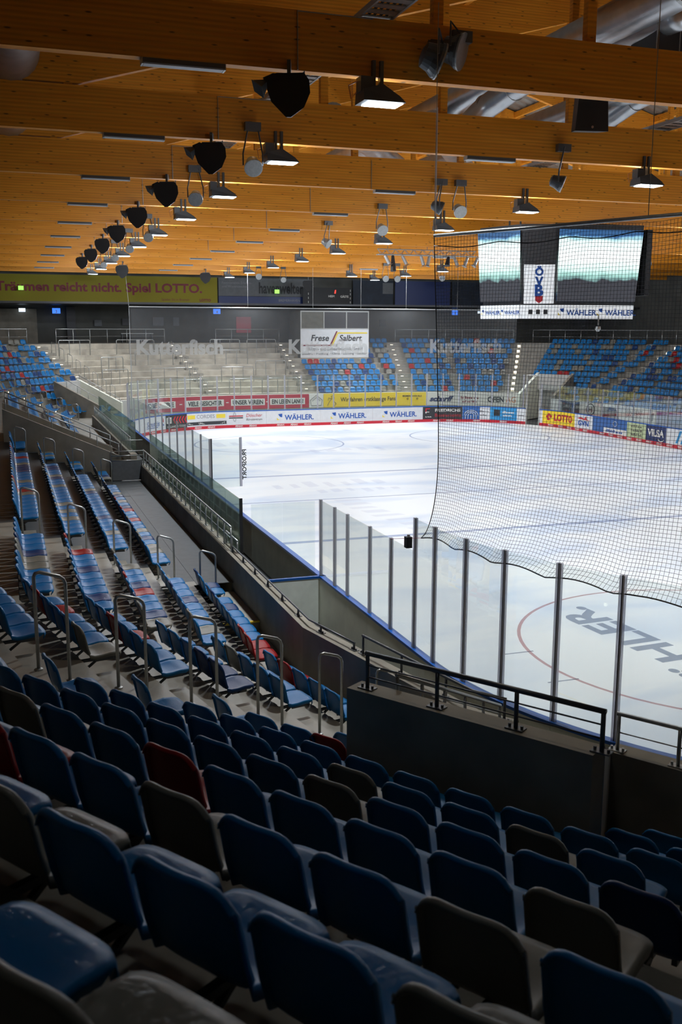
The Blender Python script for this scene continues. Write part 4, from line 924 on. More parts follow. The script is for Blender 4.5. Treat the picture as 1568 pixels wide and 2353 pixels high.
# roof deck, corrugated
m = MB(); xs = np.arange(0, 33.01, 1.1)
for s in (-1, 1):
    ys = np.arange(-12, 77.5, .16); vs = []; fs = []
    for j, y in enumerate(ys):
        dz = .05 if (j//2) % 2 else 0
        for x in (0, 20, 33): vs.append((s*x, y, ROOFZ(x)+.02+dz))
    for j in range(len(ys)-1):
        for q in (0, 1): fs.append((3*j+q, 3*j+q+1, 3*j+4+q, 3*j+3+q))
    m.add(vs, fs)
struct(m.build('ceiling', M['deck']))
for k_, x in enumerate(np.arange(-28, 29, 4.0)):
    if abs(x) < 1: continue
    tag(MB().box((x-.07, -12, ROOFZ(x)-.30), (x+.07, 77, ROOFZ(x)-.02)).build('roof_purlin', M['wood']), 'timber purlin under the roof deck, %s from the left wall' % ORD[k_+1], 'purlin', 'roof purlins')
# ------------------------------------------------------------------ ducts
def duct(label, pts, r, name='spiral_duct'):
    t_ = empty(name, pts[0], 0, label, 'duct'); q = [np.array(p, float)-np.array(pts[0], float) for p in pts]; m = MB()
    # ribs along the tube
    P_ = []; R_ = []
    for a, b in zip(q, q[1:]):
        L = np.linalg.norm(b-a); n = max(1, int(L/.22))
        for j in range(n): P_.append(a+(b-a)*j/n); R_.append(r*(1.012 if j % 2 else 1.0))
    P_.append(q[-1]); R_.append(r); m.tube(P_, R_, 20); m.build('duct_tube', M['duct'], t_, smooth=True)
    for a in q[1:-1] or [q[0]]: m = MB(); d = q[1]-q[0]; m.lathe([(r*1.06, -.06), (r*1.06, .06)], a, d, 20); m.build('joint_collar', M['steel'], t_)
    return t_
def arc(p0, p1, p2, n=6): p0, p1, p2 = map(np.array, (p0, p1, p2)); return [tuple((1-t)**2*p0+2*t*(1-t)*p1+t*t*p2) for t in np.linspace(0, 1, n)]
duct('large spiral duct along the left side of the roof', [(-21.35, 11.2, 12.5), (-21.35, 75, 12.5)], .60)
duct('long silver spiral duct above the near trusses, upper right', [(-8.2, 11, 13.75), (-8.2, 75, 13.75)], .42)
duct('second silver duct right of the long one, upper right', [(-5.0, 11, 13.35), (-5.0, 75, 13.35)], .38)
duct('elbow duct dropping behind the nearest truss, left one', arc((-7.4, 12.2, 13.6), (-8.1, 19.0, 13.75), (-9.2, 19.2, 12.4))+[(-9.5, 19.4, 11.9)], .33)
duct('elbow duct dropping behind the black speaker', arc((-4.3, 12.2, 13.4), (-4.4, 18.6, 13.7), (-5.3, 19.0, 12.4))+[(-5.6, 19.2, 11.9)], .33)
duct('silver duct crossing behind the second truss', [(-12.2, 22, 13.0), (-6.5, 31, 13.2)], .38)
duct('silver duct crossing behind the third truss', [(-9.0, 22, 13.0), (-3.5, 31, 13.2)], .38)
bx = empty('air_handling_box', (-7.2, 13.2, 13.4), 0, 'dark ventilation box with hanger rods under the roof, top right', 'ventilation box'); MB().box((-.5, -.5, -.6), (.5, .5, 1.2)).build('box', M['char'], bx)
m = MB()
for x in (-.6, 0, .6): m.tube([(x, -.62, -1.2), (x, -.62, 1.5)], .015, 6)
m.tube([(-.7, -.62, -.6), (.7, -.62, -.6)], .02, 6); m.build('hanger_rod', M['steel'], bx)
# cable trays
for k_, (x, z) in enumerate(((-15.6, 11.99), (-5.3, 11.99))):
    t_ = empty('cable_tray', (x, -10, z), 0, ['ladder cable tray on the trusses, above the left lamp row', 'ladder cable tray on the trusses, above the middle lamp row'][k_], 'cable tray'); m = MB()
    for s in (-.28, .28): m.box((s-.02, 0, -.04), (s+.02, 84, .05))
    m.build('side_rail', M['housingpale'], t_); m = MB()
    for y in np.arange(.2, 84, .30): m.box((-.27, y-.09, -.03), (.27, y+.09, -.01))
    m.build('rung', M['steel'], t_); m = MB()
    for dx in (-.15, -.05, .06, .16): m.tube([(dx, 0, 0), (dx, 84, 0)], .02, 5)
    m.build('cables', M['black'], t_)
# ------------------------------------------------------------------ lamps
def area_light(parent, loc_, w, sz=(.55, .38), spread=118, tilt=(0, 0, 0), col=(.93, .97, 1.0)):
    ld = bpy.data.lights.new('lamp_light', 'AREA'); ld.shape = 'RECTANGLE'; ld.size, ld.size_y = sz; ld.energy = w; ld.color = col; ld.spread = radians(spread)
    o = bpy.data.objects.new('lamp_light', ld); COL.objects.link(o); o.parent = parent; o.location = loc_; o.rotation_euler = tilt; return o
def highbay(x, y, z, label, lit=True, w=None, warm=False, light=True, ang=0.0, tilt=0.0, sp=.07, col=(.93, .97, 1.0)):
    t_ = empty('high_bay_floodlight', (x, y, z), ang, label, 'floodlight', 'lit high-bay floodlights' if lit else 'unlit high-bay floodlights')
    m = MB(); m.add([(-.34, -.24, .02), (.40, -.24, .02), (.40, .24, .02), (-.34, .24, .02), (-.34, -.2, .20), (.0, -.2, .30), (.0, .2, .30), (-.34, .2, .20), (.30, -.22, .12), (.30, .22, .12)],
                    [(0, 3, 2, 1), (0, 1, 8, 5, 4), (3, 7, 6, 9, 2), (1, 2, 9, 8), (8, 9, 6, 5), (5, 6, 7, 4), (4, 7, 3, 0)]); m.build('housing', M['housing'], t_)
    MB().box((-.24, -.19, .005), (.37, .19, .019)).build('lens', M['lenswarm' if warm else 'lens'] if lit else M['reflector'], t_)
    MB().box((-.36, -.12, .18), (-.16, .12, .42)).build('ballast_box', M['housing'], t_)
    m = MB(); m.box((-.12, -.015, .28), (-.06, .1, ZS-z+.25)); m.box((.02, -.015, .28), (.08, .1, ZS-z+.25)); m.build('bracket', M['darksteel'], t_)
    m = MB(); m.tube([(-.3, .1, .4), (-.5, .1, .3), (-.45, .12, .1), (-.36, .1, .2)], .012, 5); m.build('cable', M['inkorange'], t_)
    if lit and light:
        area_light(t_, (0.05, 0, -.03), w or LAMP_W, tilt=(0, radians(tilt), 0), col=col)
        pd = bpy.data.lights.new('ceiling_fill', 'POINT'); pd.energy = (w or LAMP_W)*CEIL_FILL*sp; pd.color = (.8, .9, 1.0); pd.shadow_soft_size = .12  # added point light beside each lamp, brightens the trusses around it
        po = bpy.data.objects.new('ceiling_fill', pd); COL.objects.link(po); po.parent = t_; po.location = (0.05, .36, .02)
    return t_
for k in range(0, 10): highbay(-15.6, by(k)-.16, 10.55, 'lit high-bay floodlight under the %s truss, row above the left boards' % ORD[k+1], True, LAMP_W*LAMP_K[k], tilt=-14 if k > 1 else 4, sp=CEIL_FILL_K[k])
for k in range(0, 10): highbay(-5.75, by(k)-.16, 10.5, 'lit high-bay floodlight under the %s truss, middle row' % ORD[k+1], True, LAMP_W*LAMP_K[k], sp=CEIL_FILL_K[k])
for k in range(0, 10): highbay(5.75, by(k)-.16, 10.5, 'lit high-bay floodlight under the %s truss, right of the video cube row' % ORD[k+1], True, LAMP_W*LAMP_K[k], sp=CEIL_FILL_K[k])
for k in range(0, 10): highbay(15.6, by(k)-.16, 10.5, 'lit high-bay floodlight under the %s truss, row above the right boards' % ORD[k+1], True, LAMP_W*LAMP_K[k]*.6, tilt=20, sp=CEIL_FILL_K[k])
highbay(1.6, by(8)-.3, 10.4, 'pair lamp with yellowish glow near the far scoreboard', True, 60, warm=True)
for x in (-15.6, -5.75): highbay(x, by(-1)-.16, 10.5, 'added unseen fill floodlight over the near end, %s row' % ('left' if x < -10 else 'middle'), True, 30, col=(1, .84, .62))  # added dim fill lamps out of view, they brighten the near stand
highbay(-20.4, by(-2)-.16, 10.5, 'added unseen dim fill floodlight above the near corner seats', True, 2.6, col=(1, .86, .66))  # added fill lamp, unseen, lifts the near corner seats out of black
def round_flood(p, aim, label, r=.21, arm=True, pale=False):
    t_ = empty('round_floodlight', p, 0, label, 'floodlight', 'unlit round floodlights'); a = np.array(aim, float); a /= np.linalg.norm(a)
    m = MB(); m.lathe([(r*.35, -.34), (r*.7, -.30), (r*.8, -.16), (r, -.06), (r, 0), (r*.93, .005), (r*.9, -.005)], (0, 0, 0), a, 22); m.build('drum', M['housingpale' if pale else 'housing'], t_, smooth=False)
    m = MB(); m.lathe([(r*.9, -.01), (r*.89, .004)], (0, 0, 0), a, 22); m.build('lens', M['reflector'], t_)
    m = MB(); m.lathe([(r*1.04, -.015), (r*1.04, .012), (r*.93, .014)], (0, 0, 0), a, 22); m.build('rim', M['steel'], t_)
    if arm:
        u = np.cross(a, (0, 0, 1)); u /= np.linalg.norm(u)+1e-9; m = MB(); top = max(.25, ZS-p[2]+.3); b_ = -a*.12
        for s in (-1, 1): m.tube([b_+u*r*1.1*s, b_+u*r*1.1*s+np.array([0, 0, r*1.3]), np.array([0, 0, top])+u*r*.5*s], .018, 6)
        m.tube([(0, 0, top), (0, .32, top)], .03, 6); m.box((-.18, -.03, top-.1), (.18, .12, top+.08))
        m.build('yoke', M['darksteel'], t_)
    return t_
round_flood((-14.2, 9.0, 11.45), (.75, -.62, -.25), 'big round floodlight on the nearest truss, facing right', .29)
rf2 = round_flood((-14.62, 8.95, 11.25), (.95, -.15, -.35), 'flat black floodlight seen edge-on beside the big round one', .29)
round_flood((-16.25, by(1)-.3, 10.4), (-.1, -.8, -.55), 'round floodlight beside the lit lamp of the second truss', .2, pale=True)
round_flood((-16.4, by(2)-.3, 10.45), (-.2, -.8, -.55), 'round floodlight beside the lit lamp of the third truss', .2, pale=True)
for k, x in ((1, -8.3), (2, -8.1), (3, -8.25), (4, -8.3)):
    round_flood((x, by(k)-.3, 10.42), ((.7, -.4, -.3) if k == 1 else (-.05, -.85, -.5) if k in (2, 3) else (.6, -.6, -.45)), 'round floodlight under the %s truss, in the middle of the roof' % ORD[k+1], .2, pale=k > 1)
round_flood((-8.75, by(2)-.3, 10.5), (.9, -.2, -.4), 'second round floodlight of the third truss pair, edge-on', .2)
for k in (4, 5, 6, 7): round_flood((-16.0, by(k)-.3, 10.45), (-.25+.15*k/4, -.8, -.5), 'round floodlight by the left lamp row, %s truss' % ORD[k+1], .19, pale=True)
for j, (x, z) in enumerate(((4.2, 10.3), (5.1, 10.3))): round_flood((x, by(8)+.0-.3, z), (0, -.95, -.25), 'white round floodlight of a pair above the far scoreboard, %s' % ('left one', 'right one')[j], .22, pale=True)
round_flood((-3.5, by(9)-.3, 10.6), (0, -.95, -.25), 'small round floodlight at the far end, left', .22, pale=True)
for j, (x, k) in enumerate(((8.6, 8), (-1.6, 9), (12.5, 5))): round_flood((x, by(k)-.3, 10.4), (-.1, -.95, -.3), 'small pale floodlight far back in the roof, %s from the left' % ORD[j+1], .2, pale=True)
# black loudspeakers on the left
OUT = [(-.32, .40), (.30, .42), (.40, .28), (.42, .05), (.30, -.22), (.04, -.40), (-.06, -.40), (-.34, -.12), (-.42, .10), (-.42, .30)]
def speaker(x, y, z, label, s=1.0, horn=True):
    t_ = empty('hanging_loudspeaker', (x, y, z), radians(-18), label, 'loudspeaker', 'black loudspeakers under the left trusses'); m = MB()
    a = [(p*s, -.24*s, q*s) for p, q in OUT]; b = [(p*s*.72, .26*s, q*s*.78) for p, q in OUT]; n = len(OUT)
    m.add(a+b, [tuple(range(n)), tuple(range(n, 2*n))[::-1]]+[(i, n+i, n+(i+1) % n, (i+1) % n) for i in range(n)]); m.build('cabinet', M['black'], t_)
    m = MB(); m.box((-.25*s, -.03, .42*s), (.25*s, .03, .46*s)); m.box((-.03, -.03, .42*s), (.03, .03, ZS-z+.1)); m.box((-.03, 0, ZS-z-.02), (.03, .26, ZS-z+.1)); m.tube([(.2*s, 0, .4*s), (.3*s, 0, .5*s), (.3*s, 0, .3*s)], .015, 6); m.build('hanger', M['darksteel'], t_)
    if horn:
        m = MB(); m.lathe([(.05, -.28), (.06, -.1), (.15, .05), (.17, .07)], (-.55*s, -.05, .2*s), (-.7, -.3, -.6), 4); m.build('horn_light', M['housing'], t_)
        m = MB(); m.tube([(-.5*s, -.05, .35*s), (-.3*s, 0, .45*s)], .015, 5); m.build('horn_bracket', M['darksteel'], t_)
    return t_
for k in range(0, 8): speaker(-17.2, by(k)-.3, 10.52, 'black shield-shaped loudspeaker under the %s truss, left row' % ORD[k+1], .82, k < 5)
speaker(-14.2, by(8)-.35, 10.4, 'lone black loudspeaker at the far left of the roof', 1.0, False); speaker(-7.5, by(9)-.3, 10.4, 'lone black loudspeaker in the far middle of the roof', .95, False); speaker(2.6, 73.5, 10.3, 'black loudspeaker box above the far scoreboard', 1.1, False)
bs = empty('line_speaker', (-8.55, 14.0, 11.8), radians(-12), 'large black trapezoid loudspeaker hanging behind the nearest truss', 'loudspeaker'); m = MB()
m.add([(-.38, -.2, -.42), (.42, -.2, -.42), (.36, -.2, .6), (-.3, -.2, .6), (-.3, .3, -.36), (.34, .3, -.36), (.3, .3, .6), (-.24, .3, .6)], [(0, 1, 2, 3), (7, 6, 5, 4), (0, 4, 5, 1), (1, 5, 6, 2), (2, 6, 7, 3), (3, 7, 4, 0)]); m.build('cabinet', M['black'], bs)
m = MB(); m.tube([(0, -.1, .6), (0, -.1, 4.7)], .02, 6); m.tube([(0, .2, .6), (0, .2, 4.7)], .02, 6); m.build('hanger', M['darksteel'], bs); m = MB(); m.lathe([(.03, 0), (.03, .01)], (.03, -.205, -.33), (0, -1, 0), 10); m.build('badge', M['steel'], bs)
# tube lights under the trusses
def tube_light(x, k, label, lit=False):
    t_ = empty('tube_light', (x, by(k)-.0, ZS-.09), 0, label, 'tube light', 'long tube light boxes under the trusses')
    MB().box((-.65, -.11, .02), (.65, .11, .09)).build('housing', M['darksteel'], t_); MB().box((-.63, -.09, 0), (.63, .09, .02)).build('diffuser', M['tube'], t_)
    for s in (-1, 1): MB().box((s*.65-.015, -.1, -.002), (s*.65+.015, .1, .09)).build('end_cap', M['steel'], t_)
for k in range(0, 10): tube_light(-18.85, k, 'unlit tube light box under the %s truss, left row' % ORD[k+1])
for k in range(1, 10):
    tube_light(-10.2, k, 'unlit tube light box under the %s truss, centre row' % ORD[k+1])
for k in (4, 6, 8): tube_light(3.0, k, 'unlit tube light box under the %s truss, row behind the lighting rig' % ORD[k+1])
for k in (2, 4): tube_light(0.4+6, k, 'unlit tube light box under the %s truss, right of the video cube' % ORD[k+1])
# thin conduit drops on the truss faces
for k in range(0, 7):
    m = MB(); y = by(k)-.125; m.tube([(-17.0, y, ZS+.01), (-17.0, y, ZS+BH-.02), (-15.7, y, ZS+BH-.02)], .012, 5)
    if k > 1: m.tube([(-11.0, y, ZS+.02), (-11.0, y, ZS+BH*.9)], .012, 5)
    tag(m.build('conduit', M['steel']), 'thin cable conduit on the face of the %s truss' % ORD[k+1], 'conduit')
# ------------------------------------------------------------------ lighting rig
rg = empty('lighting_rig', (-.55, 41.6, 10.75), radians(-2), 'silver lattice lighting truss with small spotlights, left of the video cube', 'lighting rig'); L = 2.75
m = MB()
for y, z in ((-.15, -.15), (.15, -.15), (0, .12)): m.tube([(-L, y, z), (L, y, z)], .03, 6)
m.build('chords', M['steel'], rg); m = MB(); n = 22
for j in range(n):
    x0, x1 = -L+2*L*j/n, -L+2*L*(j+1)/n; s = j % 2
    for y, z in ((-.15, -.15), (.15, -.15)): m.tube([(x0, y if s else 0, z if s else .12), (x1, 0 if s else y, .12 if s else z)], .012, 5)
    m.tube([(x0, -.15 if s else .15, -.15), (x1, .15 if s else -.15, -.15)], .012, 5)
m.build('lattice', M['steel'], rg); m = MB()
for x in (-2.2, 0, 2.2): m.tube([(x, 0, .12), (x, 0, .5)], .015, 5)
m.build('suspension', M['darksteel'], rg)
for j, (x, dx, blk) in enumerate(((-2.35, .5, 0), (-1.95, 0, 1), (-1.4, .5, 0), (-.35, .25, 0), (.1, -.3, 0), (1.2, -.25, 1), (1.55, .4, 0), (2.3, -.5, 0), (2.9, -.6, 0))):
    t_ = empty('spotlight', (-.55+x, 41.55, 10.45), 0, '%s spotlight on the lighting truss, %s from its left end' % ('black' if blk else 'silver', ORD[j+1]), 'spotlight', 'spotlights on the lighting truss')
    m = MB(); a = np.array([dx, -.2, -1.0 if not blk or j > 3 else -1.6]); a /= np.linalg.norm(a); ln = .75 if j == 1 else .42
    m.lathe([(.07, -.05), (.08, 0), (.09 if not blk else .15, ln), (.08, ln+.01)], (0, 0, .05), a, 12); m.build('can', M['black' if blk else 'housingpale'], t_)
    m = MB(); m.tube([(0, 0, .0), (0, 0, .2)], .02, 6); m.build('clamp', M['darksteel'], t_)
    if not blk: m = MB(); p_ = np.array([0, 0, .05])+a*(ln+.06); m.obox(p_, a, (0, 1, 0), np.cross(a, (0, 1, 0)), .01, .12, .12); m.build('barn_door', M['steel'], t_)
# ------------------------------------------------------------------ video cube
vc = empty('video_cube', (0, 30, 7.2), 0, 'hanging video cube with bright pale screens and white WÄHLER band', 'video screen')
foot = [(-2.84, 31.1), (-2.05, 28.95), (-1.92, 28.85), (-.78, 28.32), (-.66, 28.3), (2.85, 27.72), (3.0, 27.75), (3.6, 30.9), (1.2, 33.4), (-1.6, 33.2)]
cxm = np.array([.4, 30.4])
def wallq(a, b, z0, z1, k0=.93, k1=1.0):
    a, b = np.array(a), np.array(b); A0, B0 = cxm+(a-cxm)*k0, cxm+(b-cxm)*k0; A1, B1 = cxm+(a-cxm)*k1, cxm+(b-cxm)*k1
    return [(*A0, z0), (*B0, z0), (*B1, z1), (*A1, z1)]
def addface(q, mat, name, off=0.0, uv=False):
    q = np.array(q); n = np.cross(q[1]-q[0], q[3]-q[0]); n /= np.linalg.norm(n); q = q+n*off-np.array([0, 30, 7.2]); me = bpy.data.meshes.new(name)
    b = q-n*.02; vs = list(map(tuple, q))+list(map(tuple, b)); me.from_pydata(vs, [], [(0, 1, 2, 3), (7, 6, 5, 4), (0, 4, 5, 1), (1, 5, 6, 2), (2, 6, 7, 3), (3, 7, 4, 0)])
    if uv:
        ul = me.uv_layers.new(name='uv')
        for k, c in enumerate(((0, 0), (1, 0), (1, 1), (0, 1))): ul.data[k].uv = c
    me.materials.append(M[mat]); o = bpy.data.objects.new(name, me); COL.objects.link(o); o.parent = vc; return o
core = MB(); n = len(foot); k0, k1 = .90, .975; A = [cxm+(np.array(p)-cxm)*k0 for p in foot]; B = [cxm+(np.array(p)-cxm)*k1 for p in foot]
core.add([(p[0], p[1]-30, .25) for p in A]+[(p[0], p[1]-30, 3.75) for p in B], [tuple(range(n))[::-1], tuple(range(n, 2*n))]+[(i, (i+1) % n, n+(i+1) % n, n+i) for i in range(n)]); core.build('cabinet', M['char'], vc)
addface(wallq(foot[0], foot[1], 7.95, 10.75, .945), 'led', 'led_screen', .02, True); addface(wallq(foot[4], foot[5], 7.95, 10.75, .945), 'led', 'led_screen', .02, True)
addface(wallq(foot[2], foot[3], 7.85, 9.38, .945, .975), 'boardwhite', 'corner_panel', .03)
q = wallq(foot[2], foot[3], 7.85, 9.38, .945, .975); Q = np.array(q); ex = (Q[1]-Q[0])/np.linalg.norm(Q[1]-Q[0]); ez = (Q[3]-Q[0])/np.linalg.norm(Q[3]-Q[0]); nn = np.cross(ex, ez); c0 = Q.mean(0)+nn*.045-np.array([0, 30, 7.2])
def cf_(x, y): return tuple(c0+ex*x+ez*y)
for j, ch in enumerate('ÖVB'): m = MB(); put_text(m, ch, lambda x, y: cf_(x, y+(.52, .12, -.24)[j]), w=.34, bold=.05); m.build('lettering', M['inkblue'], vc)
m = MB(); shape2d(m, [(-.15, -.46), (-.15, -.64), (0, -.75), (.15, -.64), (.15, -.46)], cf_); m.build('shield_emblem', M['inkred'], vc)
for (i, j, texts) in ((0, 1, 2), (1, 4, 0), (4, 5, 2)):
    q = wallq(foot[i], foot[j], 7.25, 7.80, .93, .935); addface(q, 'boardwhite', 'advert_band', .04); Q = np.array(q); ex = (Q[1]-Q[0]); Lx = np.linalg.norm(ex); ex /= Lx; ez = np.array([0, 0, 1.]); nn = np.cross(ex, ez); c0b = Q.mean(0)+nn*.055-np.array([0, 30, 7.2])
    for t in range(texts): waehler(vc, 0, fn=lambda x, y, t=t, c0b=c0b, ex=ex, Lx=Lx: tuple(c0b+ex*((t-.5)*Lx*.5+x)+np.array([0, 0, y])), k=.62 if Lx > 3 else .40)
    if not texts:
        m = MB()
        for s in (-.3, 0, .3): shape2d(m, [(s-.08, -.09), (s+.08, -.09), (s+.08, .09), (s-.08, .09)], lambda x, y: tuple(c0b+ex*x+np.array([0, 0, y])))
        m.build('small_icons', M['ink'], vc)
m = MB()
for x, y in ((-1.2, .5), (1.8, -.6), (1.5, 2.2), (-.8, 2.2)): m.tube([(x, y, 3.7), (x, y, 4.3)], .04, 6)
m.build('suspension', M['darksteel'], vc); m = MB(); m.lathe([(.1, 0), (.13, .1), (.05, .2)], (1.2, -1.9, -.25), (0, 0, -1), 10); m.tube([(1.2, -1.9, -.2), (1.2, -1.9, .2)], .03, 6); m.build('camera_dome', M['steel'], vc)
MB().box((3.1, -2.2, 1.0), (3.35, .6, 3.6)).build('side_panel', M['black'], vc)
# ------------------------------------------------------------------ far wall things (wall face at y = 77)
YW = 76.95
def wallthing(name, x0, x1, z0, z1, mat, label, cat, draw=None, y=YW, th=.06):
    r = empty(name, ((x0+x1)/2, y, (z0+z1)/2), 0, label, cat); w, h = (x1-x0)/2, (z1-z0)/2; MB().box((-w, -th, -h), (w, 0, h)).build('face', M[mat], r)
    if draw: draw(r, lambda a, b: (a, -th-.012, b), w, h)
    return r
def ft(r, tx, mat, fn, dx, dy, w=None, h=None, **k): m = MB(); put_text(m, tx, lambda a, b: fn(a+dx, b+dy), w, h, **k); m.build('lettering', M[mat], r)
def lotto(r, fn, w, h):
    ft(r, 'Träumen reicht nicht. Spiel LOTTO.', 'inkmaroon', fn, 2.75, .12, w=16.4, h=.98, bold=.03); ft(r, 'Spielen Sie in Bremen', 'inkmaroon', fn, 8.7, -.72, w=2.3); ft(r, 'LOTTO', 'inkmaroon', fn, 11.2, -.72, w=.95, bold=.05)
wallthing('lotto_banner', -29, -4.5, 8.68, 11.0, 'bannery', 'long yellow banner reading Träumen reicht nicht, Spiel LOTTO', 'banner', lotto, y=76.6)
def hav(r, fn, w, h): ft(r, 'havenwelten', 'ink', fn, 1.6, -.05, w=4.0, h=.95, bold=.03); ft(r, 'Faszinierende Erlebnis-', 'inkgrey', fn, -2.3, .35, w=2.6); ft(r, 'und Wissenswelten', 'inkgrey', fn, -2.5, .05, w=2.2)
wallthing('havenwelten_banner', -4.4, 3.4, 9.5, 11.0, 'banngrey', 'grey banner with dark havenwelten lettering', 'banner', hav, y=76.6); wallthing('banner_base', -4.4, 3.4, 8.68, 9.48, 'navy', 'dark blue lower band under the grey banner', 'banner', lambda r, fn, w, h: ft(r, 'BREMERHAVEN', 'inkgrey', fn, 2.3, .1, w=1.9), y=76.6)
def sc(r, fn, w, h):
    ft(r, 'HEIM', 'paper', fn, .35, .05, w=.55, bold=.02); ft(r, 'GÄSTE', 'paper', fn, 1.55, .05, w=.75, bold=.02); ft(r, 'GezeiLounge', 'inkgrey', fn, .7, -.85, w=2.1)
    m = MB(); shape2d(m, [(.62, .28), (.74, .28), (.78, .58), (.68, .58)], fn); m.build('red_digit', M['ledred'], r)
    m = MB()
    for x in (-1.75, 2.1):
        for z in (-.55, -.2, .15, .45): shape2d(m, [(x-.02, z), (x+.02, z), (x+.02, z+.18), (x-.02, z+.18)], fn)
    m.build('side_marks', M['paper'], r)
wallthing('score_panel', 2.9, 7.4, 8.75, 10.3, 'black', 'black score panel with HEIM and GÄSTE lettering', 'scoreboard', sc, y=76.2)
wallthing('dark_banner', 7.6, 13.2, 8.7, 11.0, 'cyl', 'dark banner with a grey square right of the score panel', 'banner', lambda r, fn, w, h: shape2d_(r, [(.9, .0), (1.9, .0), (1.9, .95), (.9, .95)], 'banngrey', fn), y=76.5) if False else None
def sq(r, fn, w, h): m = MB(); shape2d(m, [(.9, .0), (1.9, .0), (1.9, .95), (.9, .95)], fn); m.build('grey_square', M['banngrey'], r)
wallthing('dark_banner', 7.6, 11.4, 8.7, 11.0, 'cyl', 'dark banner with a grey square right of the score panel', 'banner', sq, y=76.5)
wallthing('dark_banner', 11.6, 17.0, 8.7, 11.0, 'navy', 'dark navy banner behind the near net edge', 'banner', y=76.5)
wallthing('dark_banner', 17.2, 32, 8.7, 11.0, 'cyl', 'long black banner on the far right of the end wall', 'banner', y=76.5)
# commentary box
cb = empty('commentary_box', (4.0, 70.6, 4.45), 0, 'white commentary box with three windows and Frese Salbert board', 'cabin')
MB().box((-2.95, .06, 0), (2.95, 3.2, 3.75)).box((-2.8, .4, -.6), (2.8, 1.1, 0)).build('cabin_body', M['hallwall'], cb); MB().box((-2.95, 0, 0), (2.95, .06, 2.35)).build('name_board', M['boardback'] if 'boardback' in M else M['white'], cb)
for x in (-2.95, -1.0, .95, 2.87): MB().box((x, -.02, 2.35), (x+.08, .1, 3.75)).build('window_bar', M['wframe'], cb)
MB().box((-2.95, -.03, 3.68), (2.95, .12, 3.78)).build('frame_top', M['wframe'], cb); MB().box((-2.95, -.03, 2.32), (2.95, .12, 2.38)).build('sill', M['wframe'], cb)
for x, mt in ((-2.87, 'backdark'), (-.92, 'char'), (1.03, 'char')): MB().box((x, .03, 2.38), (x+1.86, .05, 3.68)).build('window_pane', M[mt], cb)
cbf = lambda x, y: (x, -.015, y)
def cbt(tx, mat, x, y, **k): m = MB(); put_text(m, tx, lambda a, b: cbf(a+x, b+y), **k); m.build('lettering', M[mat], cb)
cbt('Frese', 'ink', -1.3, 1.6, w=1.55, h=.5, shear=.2, bold=.02); cbt('Salbert', 'ink', 1.35, 1.6, w=2.0, h=.5, shear=.2, bold=.02); cbt('Elektro- und Gebäudetechnik GmbH', 'ink', 0, .72, w=4.8, h=.26); cbt('Elektro - Heizung - Klima - Lüftung - Sanitär', 'ink', 0, .32, w=5.6, h=.24)
m = MB(); shape2d(m, [(-2.8, 1.05), (-.45, 1.05), (.1, 2.15), (.22, 2.15), (-.35, .95), (-2.8, .95)], cbf); m.build('stripe', M['inkmaroon'], cb); m = MB(); shape2d(m, [(-.2, .98), (.28, 1.95), (2.8, 1.95), (2.8, 2.06), (.2, 2.06), (-.32, .98)], cbf); m.build('stripe', M['inkyellow'], cb)
# signs, posters, doors
def sign(x, z, w, h, mat, label, tx=None): return wallthing('exit_sign', x-w/2, x+w/2, z-h/2, z+h/2, mat, label, 'sign', (lambda r, fn, ww, hh: ft(r, tx, 'paper', fn, 0, -.05, h=h*.55, bold=.03)) if tx else None, y=76.0 if mat != 'signwhite' else 76.2)
sign(-20.3, 8.2, .5, .28, 'signwhite', 'lit pale blue sign at the far left end wall'); sign(-17.7, 8.15, .62, .42, 'signblue', 'lit blue number sign left of the door recess', '2'); sign(-4.7, 8.2, .6, .42, 'signblue', 'lit blue number sign in the middle of the end wall', '4')
sign(17.3, 8.25, .6, .42, 'signblue', 'lit blue number sign seen through the near net', '4'); sign(-20.3, 9.9, .4, .32, 'signgreen', 'small lit green exit sign over the yellow banner'); sign(.55, 9.9, .4, .32, 'signgreen', 'small lit green exit sign over the grey banner')
sign(19.9, 8.3, .4, .2, 'signwhite', 'small pale lit sign left of the video cube band'); sign(36-4.6, 8.4, .5, .45, 'signblue', 'lit blue number sign right of the video cube', '7')
for j, (x, z, w, h, mt) in enumerate(((-14.4, 7.2, .6, .5, 'banngrey'), (-12.2, 7.3, .5, .55, 'char'), (-6.9+-2.6, 7.35, .9, .7, 'banngrey'), (-8.0, 7.35, .5, .7, 'banngrey'), (-2.2, 7.1, 1.3, 1.35, 'crimson'), (8.6, 7.4, .7, .5, 'backdark'), (10.6, 7.3, .6, .6, 'char'))):
    wallthing('poster', x-w/2, x+w/2, z-h/2, z+h/2, mt, 'small poster on the dark end wall, %s from the left' % ORD[j+1], 'poster', y=76.9)
struct(MB().box((-24.0, 76.5, 5.63), (-22.2, 76.6, 7.9)).build('door_1', M['backing'])); struct(MB().box((-16.9, 76.6, 5.63), (-16.2, 76.95, 8.5)).build('trim_2', M['char']))
tb = empty('concourse_table', (-11.5, 75.2, 5.63), 0, 'dark trestle table on the far concourse', 'table'); MB().box((-1.3, -.35, .72), (1.3, .35, .76)).build('table_top', M['steel'], tb)
for x in (-1.2, 1.2): MB().box((x-.03, -.3, 0), (x+.03, .3, .72)).build('leg', M['darksteel'], tb)
